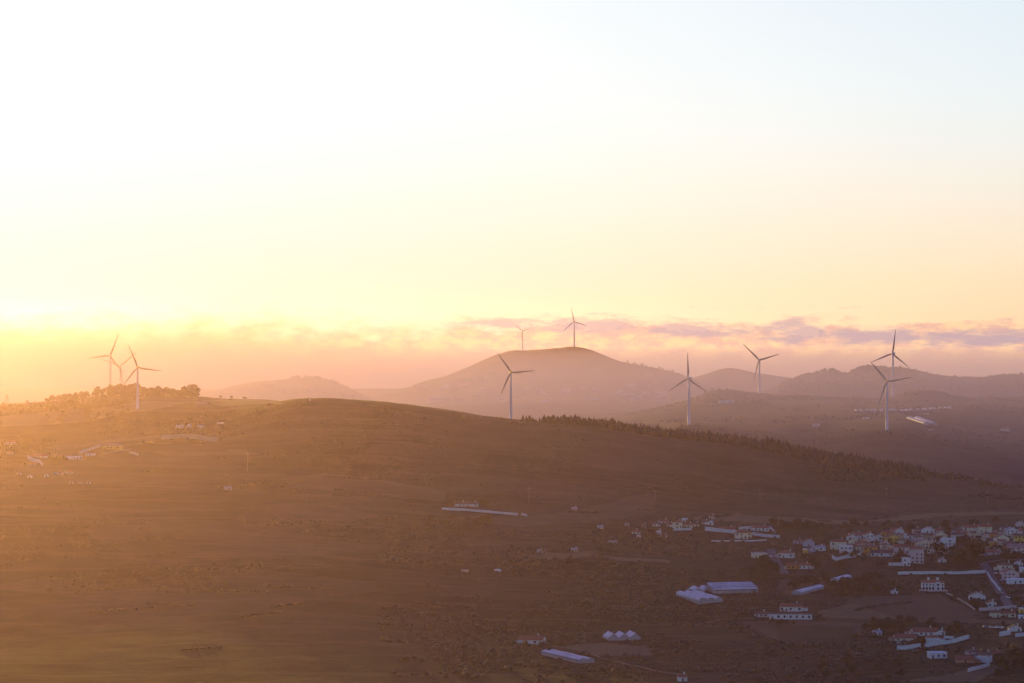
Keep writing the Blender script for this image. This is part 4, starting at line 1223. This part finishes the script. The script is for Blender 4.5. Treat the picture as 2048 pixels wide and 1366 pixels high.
def conifer(h, r):
    tr = MB(); tr.tube([(0, 0, -1), (0, 0, h*.5), (0, 0, h*.98)], [h*.02+.08, h*.013, .03], 7)
    cr = MB(); n = 8; cant = rnd.uniform(-.02, .02)
    for i in range(n):
        z0 = h*(.12+.80*i/n); rr = r*(1-i/n)**.85*rnd.uniform(.8, 1.15)+.15
        k = 9; tip = (cant*z0, 0, z0+h*.24)
        ring = []
        for j in range(k*2):
            a = math.pi*j/k+rnd.uniform(-.12, .12)
            q = rr*(rnd.uniform(.85, 1.25) if j % 2 else rnd.uniform(.45, .65))
            ring.append((q*math.cos(a), q*math.sin(a), z0-(.05*h if j % 2 else -.01*h)*rnd.uniform(.5, 1.3)))
        b = len(cr.v); cr.v += ring+[tip]
        cr.f += [(b+j, b+(j+1) % (2*k), b+2*k) for j in range(2*k)]
    return tr, cr
class Kind:
    """Meshes of one kind of tree, ready to be copied."""
    def __init__(self, name, parts, crown_mat):
        self.name = name; self.p = []
        for tr, cr in parts:
            a = tr.build('trunk', BARK, link=False); b = cr.build('crown', crown_mat, link=False)
            self.p.append((a, b))
    def plant(self, loc, scale, label, group, cat='tree', wide=1.0, dress=True):
        a, b = rnd.choice(self.p)
        t = bpy.data.objects.new(self.name, None); col.objects.link(t)
        t.location = loc; t.rotation_euler = (0, 0, rnd.uniform(0, 6.28)); t.scale = (scale*wide, scale*wide, scale)
        tag(t, label, cat, group)
        for src, nm in ((a, 'trunk'), (b, 'crown')):
            c = src.copy(); c.name = nm; col.objects.link(c); c.parent = t
        return t
BROAD = Kind('broadleaf_tree', [broad_tree(9, rnd.uniform(3.2, 4.4), .2, rnd.choice((6, 7, 8))) for _ in range(8)], FOLIAGE)
HILL = Kind('hill_tree', [broad_tree(9, rnd.uniform(2.8, 4.0), .12, rnd.choice((6, 7, 8))) for _ in range(7)], FOLIAGE)
BUSH = Kind('bush', [broad_tree(9, rnd.uniform(4.2, 5.4), .02, 6) for _ in range(4)], FOLIAGE)
UMB = Kind('pine_tree', [broad_tree(13, rnd.uniform(3.2, 4.2), .4, 8, False) for _ in range(5)], PINE)
CON = Kind('conifer_tree', [conifer(12, rnd.uniform(2.0, 2.9)) for _ in range(7)], CONIFER)

def ridge_row(px):
    return float(np.interp(px, [1024,1150,1300,1450,1600,1774,1900,2048], [838,846,868,886,908,934,952,978]))
# the conifers along the main ridge
for i in range(240):
    px = 1084+(1850-1084)*(i+rnd.uniform(-.8, .8))/240
    if 1233 < px < 1238: continue
    d = 3452+rnd.uniform(-16, 26)
    hh = rnd.triangular(6, 13, 9)*(1+.35*mnoise.noise(Vector((px*.02, 0, 0))))
    if px < 1100: hh *= .75
    if px > 1600: hh *= .8
    CON.plant(on(px, d, -.2), hh/12, 'dark pointed conifer in the tree line along the main ridge', 'conifers of the ridge tree line', 'conifer', wide=rnd.uniform(1.1, 1.7))
for i in range(34):
    px = rnd.uniform(1845, 2050)
    BUSH.plant(on(px, 3450+rnd.uniform(-60, 20), -.2), rnd.uniform(3, 6)/9, 'low dark bush where the ridge tree line tapers off to the right', 'bushes of the ridge end', 'bush')
for i in range(36):
    px = rnd.gauss(1542, 14)
    CON.plant(on(px, 3450+rnd.uniform(-40, 20), -.2), rnd.uniform(10, 15)/12, 'tall dark conifer in the clump that stands out of the ridge tree line', 'conifers of the tall clump', 'conifer')
for i in range(16):
    px = rnd.uniform(1042, 1084)
    CON.plant(on(px, 3450+rnd.uniform(-20, 20), -.2), rnd.uniform(4, 8)/12, 'low bushy conifer where the ridge tree line begins', 'low conifers at the start of the tree line', 'conifer', wide=1.6)
# the hilltop wood at the left
for i in range(92):
    px = rnd.uniform(193, 394); d = 3850+rnd.uniform(-70, 60)
    hh = rnd.uniform(10, 17)*(1+.3*mnoise.noise(Vector((px*.035, 3, 0)))) if px < 325 else rnd.uniform(9, 13)
    if rnd.random() < .35: UMB.plant(on(px, d, -.3), hh*1.1/13, 'dark tall trunked tree in the hilltop wood around the left turbines', 'tall trunked trees of the hilltop wood')
    else: HILL.plant(on(px, d, -.3), hh*.9/9, 'dark leafy tree in the hilltop wood around the left turbines', 'leafy trees of the hilltop wood', wide=1.15)
for i in range(60):
    BUSH.plant(on(rnd.uniform(193, 394), 3845+rnd.uniform(-70, 30), -.3), rnd.uniform(4, 7)/9, 'low bush filling the gaps under the hilltop wood', 'undergrowth bushes of the hilltop wood', 'bush')
for i in range(15):
    px = rnd.uniform(366, 392)
    HILL.plant(on(px, 3850+rnd.uniform(-25, 25), -.3), rnd.uniform(9, 20)/9, 'tall round tree in the clump ending the hilltop wood on the right', 'trees of the tall right clump')
for i in range(40):
    px = rnd.uniform(92, 200)
    BUSH.plant(on(px, 3870+rnd.uniform(-60, 50), -.3), rnd.uniform(5, 10)/9, 'low glowing bushy tree on the crest left of the hilltop wood', 'low trees of the left crest')
for i in range(50):
    px = rnd.uniform(90, 260); row = rnd.uniform(802, 850)
    BUSH.plant(at(px, row), rnd.uniform(4, 9)/9, 'bushy tree scattered on the sunlit slope under the hilltop wood', 'trees of the sunlit slope')
for px in (54, 441, 463, 488, 492): BUSH.plant(on(px, 3860, -.3), rnd.uniform(3, 4.5)/9, 'tiny lone bush on the bare crest against the sky', 'lone bushes on the crest', 'bush')
# crest trees of the far hills
def crest(px0, px1, d, n, h0, h1, kind, label, group, dd=60):
    for i in range(n):
        kind.plant(on(rnd.uniform(px0, px1), d+rnd.uniform(-dd, dd), -.5), rnd.uniform(h0, h1)/(13 if kind is UMB else 9), label, group, wide=1.2)
crest(583, 642, 7500, 22, 6, 11, HILL, 'hazy tree in the small wood capping the low hill at left', 'trees capping the low left hill')
crest(642, 730, 7480, 8, 4, 8, HILL, 'hazy tree on the falling right edge of the low left hill', 'trees on the low left hill edge')
crest(1245, 1360, 8190, 26, 5, 9, HILL, 'hazy tree on the right shoulder of the domed hill', 'trees on the domed hill shoulder')
crest(1640, 1672, 6490, 15, 10, 15, UMB, 'umbrella pine standing clear on the wooded hill left of the far turbine pair', 'umbrella pines of the wooded hill')
crest(1560, 1640, 6480, 18, 6, 11, HILL, 'dark tree on the left flank of the wooded hill', 'trees of the wooded hill flank')
crest(1700, 1880, 6500, 26, 4, 7, HILL, 'dark tree along the top of the long wooded hill', 'trees of the long wooded hill')
crest(1880, 2060, 6500, 22, 4, 9, HILL, 'dark tree on the right end of the long wooded hill', 'trees of the right hill end')
crest(1400, 1470, 5245, 8, 4, 7, HILL, 'bush on the top of the low hump with the hangar', 'bushes of the low hump')
# trees of the valley: outlines on the land and how many stand in each
def grove(poly, n, h0, h1, label, group, kind=None, wide=1.2):
    xs = [p[0] for p in poly]; ys = [p[1] for p in poly]; k = 0; tries = 0
    while k < n and tries < n*40:
        tries += 1
        px, py = rnd.uniform(min(xs), max(xs)), rnd.uniform(min(ys), max(ys))
        if not inside(np.array([px]), np.array([py]), poly)[0]: continue
        g = at(px, py)
        if any((g.x-x)**2+(g.y-y)**2 < (r+1)**2 for x, y, r in OCC): continue
        (kind or BROAD).plant(g-Vector((0, 0, .2)), rnd.uniform(h0, h1)/9, label, group, wide=wide)
        k += 1
grove([(1908,1128),(1915,1112),(1945,1106),(1970,1120),(1972,1134),(1930,1135)], 10, 14, 20, 'great dark tree of the clump in the middle of the village beside the road', 'trees of the great dark clump')
grove([(1570,1188),(1600,1170),(1680,1163),(1700,1152),(1790,1160),(1800,1182),(1700,1192),(1640,1193)], 30, 6, 10, 'dark tree in the wood between polytunnels and mansion', 'trees of the dark wood')
grove([(1480,1140),(1535,1122),(1560,1152),(1530,1165),(1480,1150)], 16, 6, 9, 'dark tree on the bank left of the village street', 'trees of the street bank')
grove([(1536,1054),(1600,1050),(1650,1052),(1650,1075),(1560,1075)], 16, 6, 11, 'dark tree in the belt under the pale stubble strip', 'trees under the stubble strip')
grove([(1650,1054),(1760,1050),(1900,1046),(2040,1044),(2040,1052),(1900,1060),(1760,1062),(1650,1070)], 20, 5, 9, 'dark tree in the hedge line above the village', 'trees above the village')
grove([(1600,1110),(1680,1112),(1740,1122),(1830,1130),(1790,1144),(1650,1140),(1600,1130)], 16, 4, 8, 'dark garden tree on the bank below the village', 'trees of the village bank')
grove([(1915,1090),(1930,1084),(1940,1092),(1920,1098)], 3, 9, 12, 'rounded tree between the white block and the pinkish houses', 'trees between the white block and the pinkish houses')
grove([(1988,1116),(2035,1114),(2042,1122),(1990,1126)], 4, 9, 12, 'rounded tree at the right below the large pinkish house', 'rounded trees at the right')
grove([(1530,1240),(1600,1242),(1640,1235),(1660,1244),(1580,1252),(1530,1250)], 9, 2.5, 4.5, 'small dark tree in front of the white farm', 'trees in front of the farm')
grove([(1715,1250),(1850,1246),(1900,1252),(1960,1262),(1900,1268),(1840,1262),(1720,1264)], 24, 5, 9, 'dark tree in the belt between the dry verge and the farmhouses', 'trees behind the farmhouses')
grove([(1820,1290),(1850,1288),(1848,1294),(1826,1294)], 2, 6, 8, 'olive coloured tree between the long cream house and the white cube house', 'trees between the cream and cube houses')
grove([(1960,1335),(2048,1300),(2048,1340),(2000,1366),(1985,1350)], 18, 6, 10, 'dark tree in the bottom right corner', 'trees of the bottom right corner')
grove([(1640,1330),(1760,1320),(1880,1340),(1850,1366),(1640,1366)], 12, 4, 8, 'dark tree in scrub along the bottom edge right of centre', 'trees of the bottom edge')
grove([(860,1046),(900,1035),(1000,1044),(990,1058),(880,1062)], 14, 5, 9, 'dim tree of the copse under the long white wall', 'trees of the copse under the long wall')
grove([(890,1010),(975,1008),(975,1012),(890,1013)], 8, 4, 7, 'dim tree around the two brown roofed houses', 'trees by the brown roofed houses')
grove([(1280,1078),(1300,1062),(1316,1076),(1300,1084)], 7, 3, 6, 'bushy tree among the cottages under the upper hamlet', 'trees under the upper hamlet')
grove([(1905,1200),(1960,1206),(1975,1218),(1930,1214)], 10, 3, 6, 'small dark garden tree around the white cottage with glazed gable', 'garden trees of the white cottage')
grove([(30,885),(70,884),(60,905),(30,905)], 6, 5, 9, 'glowing tree near the pink house at the left edge', 'trees near the pink house')
grove([(95,920),(130,918),(125,932),(100,934)], 7, 4, 7, 'glowing tree below the left hamlet', 'trees below the left hamlet')

grove([(1690,1066),(2040,1060),(2048,1112),(1700,1114)], 34, 4, 8, 'dark garden tree between the houses of the upper right village', 'garden trees between the village houses')
# ------------------------------------------------------------------ uncountable growth
ICO_V = []; ICO_F = []
_bm = bmesh.new(); bmesh.ops.create_icosphere(_bm, subdivisions=1, radius=1)
ICO_V = np.array([v.co[:] for v in _bm.verts]); ICO_F = np.array([[v.index for v in f.verts] for f in _bm.faces]); _bm.free()
def mass(name, pts, material):
    """One mesh of many small rugged clumps; pts are (x, y, z, radius, height)."""
    rs = np.random.RandomState(3)
    P = np.array(pts); n = len(P); nv = len(ICO_V)
    a = rs.rand(n)*6.28
    jit = 1+.35*(rs.rand(n, nv)-.5)*2
    vx = ICO_V[None, :, 0]*np.cos(a)[:, None]-ICO_V[None, :, 1]*np.sin(a)[:, None]
    vy = ICO_V[None, :, 0]*np.sin(a)[:, None]+ICO_V[None, :, 1]*np.cos(a)[:, None]
    V = np.stack([P[:, None, 0]+vx*P[:, None, 3]*jit, P[:, None, 1]+vy*P[:, None, 3]*jit, P[:, None, 2]+(ICO_V[None, :, 2]*.9+.35)*P[:, None, 4]*jit], -1).reshape(-1, 3)
    Fc = (ICO_F[None]+(np.arange(n)*nv)[:, None, None]).reshape(-1, 3)
    me = bpy.data.meshes.new(name)
    me.vertices.add(len(V)); me.vertices.foreach_set('co', V.astype(np.float32).reshape(-1))
    me.loops.add(len(Fc)*3); me.loops.foreach_set('vertex_index', Fc.astype(np.int32).reshape(-1))
    me.polygons.add(len(Fc)); me.polygons.foreach_set('loop_start', np.arange(0, len(Fc)*3, 3, dtype=np.int32))
    me.update(); me.validate(); me.materials.append(material)
    o = bpy.data.objects.new(name, me); col.objects.link(o); o['kind'] = 'stuff'
    return o
def gz_many(xs, ys):
    return np.array([ground_z(x, y) for x, y in zip(xs, ys)])
SCRUB = leafy('scrub_leaves', (.024, .021, .011), (.033, .028, .015), (.046, .037, .021))
def scatter_scrub():
    pts = []
    rs = np.random.RandomState(11)
    keep_out = [p for k, p in FIELDS if k in ('dry', 'plough')]
    def batch(n, d0, d1, px0, px1, r0, r1, thr, sc_=140):
        d = d0+(d1-d0)*rs.rand(n); px = px0+(px1-px0)*rs.rand(n)
        x = (px-1024)/F*d
        m = fbm(x, d*.8, sc_, 3)+.35*fbm(x+300, d, 40, 2)
        ok = m > thr
        x, d, px, m = x[ok], d[ok], px[ok], m[ok]
        z = gz_many(x, d); py = HY-z/d*F
        bad = np.zeros(len(x), bool)
        for p in keep_out: bad |= inside(px, py, p)
        for ox, oy, r_ in OCC: bad |= (x-ox)**2+(d-oy)**2 < r_*r_
        x, d, z = x[~bad], d[~bad], z[~bad]
        r = r0+(r1-r0)*rs.rand(len(x))**2
        pts.extend(zip(x, d, z, r, r*(.6+.5*rs.rand(len(x)))))
    batch(9000, 1600, 2700, 760, 2200, 1.0, 3.0, .0)
    batch(2500, 2100, 2700, -150, 800, 1.0, 2.4, .1)
    batch(9000, 1600, 2700, 850, 2200, .6, 1.8, -.2, 60)
    batch(9000, 2700, 3500, -150, 2200, .8, 2.4, .16)
    batch(2500, 2600, 3420, 600, 2200, .6, 1.5, -.1, 60)
    batch(3000, 3300, 3900, -150, 560, .8, 2.2, .1)
    batch(5000, 4000, 5250, 1150, 2200, 1.0, 2.8, .05)
    # hedges along slopes
    for k in range(46):
        px = rs.uniform(100, 1950); row = rs.uniform(880, 1330); L_ = rs.uniform(30, 130); tilt = rs.uniform(-.16, .10)
        p = at(px, row); q = at(px+L_, row+L_*tilt)
        n = int((q-p).length/1.6)
        for i in range(n):
            if rs.rand() < .12: continue
            c = p.lerp(q, i/max(n, 1)); x = c.x+rs.uniform(-.8, .8); y = c.y+rs.uniform(-.8, .8)
            r = rs.uniform(.9, 1.9)
            if not any((x-ox)**2+(y-oy)**2 < r_*r_ for ox, oy, r_ in OCC): pts.append((x, y, ground_z(x, y), r, r*.9))
    mass('scrub', pts, SCRUB)
scatter_scrub()
def woods():
    rs = np.random.RandomState(21)
    pts = []
    def fill(n, px0, px1, d0, d1, r0, r1, thr=-9):
        d = d0+(d1-d0)*rs.rand(n); px = px0+(px1-px0)*rs.rand(n); x = (px-1024)/F*d
        ok = fbm(x, d, 220, 3) > thr
        x, d = x[ok], d[ok]; z = gz_many(x, d); r = r0+(r1-r0)*rs.rand(len(x))
        pts.extend(zip(x, d, z, r, r*1.1))
    fill(2600, 1560, 2200, 6050, 6520, 3, 5.5)          # the wooded hill
    fill(900, 900, 1400, 7450, 7850, 3, 5.0, .14)       # the domed hill
    fill(700, 420, 760, 7050, 7480, 3, 5, .05)
    mass('far_woods', pts, FOLIAGE)
    pts = []
    for i in range(1500):                                  # dense growth between the ridge conifers
        px = rs.uniform(1095, 1850); d = 3450+rs.uniform(-30-max(0, px-1420)*.16, 30); x = (px-1024)/F*d
        r = rs.uniform(1.3, 2.6); pts.append((x, d, ground_z(x, d), r, r*2.6))
    for i in range(1100):
        px = rs.uniform(1640, 2060); d = rs.uniform(3270, 3440); x = (px-1024)/F*d
        if fbm(np.array([x]), np.array([d]), 120, 2)[0] < -.02: continue
        r = rs.uniform(1.2, 2.6); pts.append((x, d, ground_z(x, d), r, r*1.2))
    mass('ridge_undergrowth', pts, CONIFER)
woods()
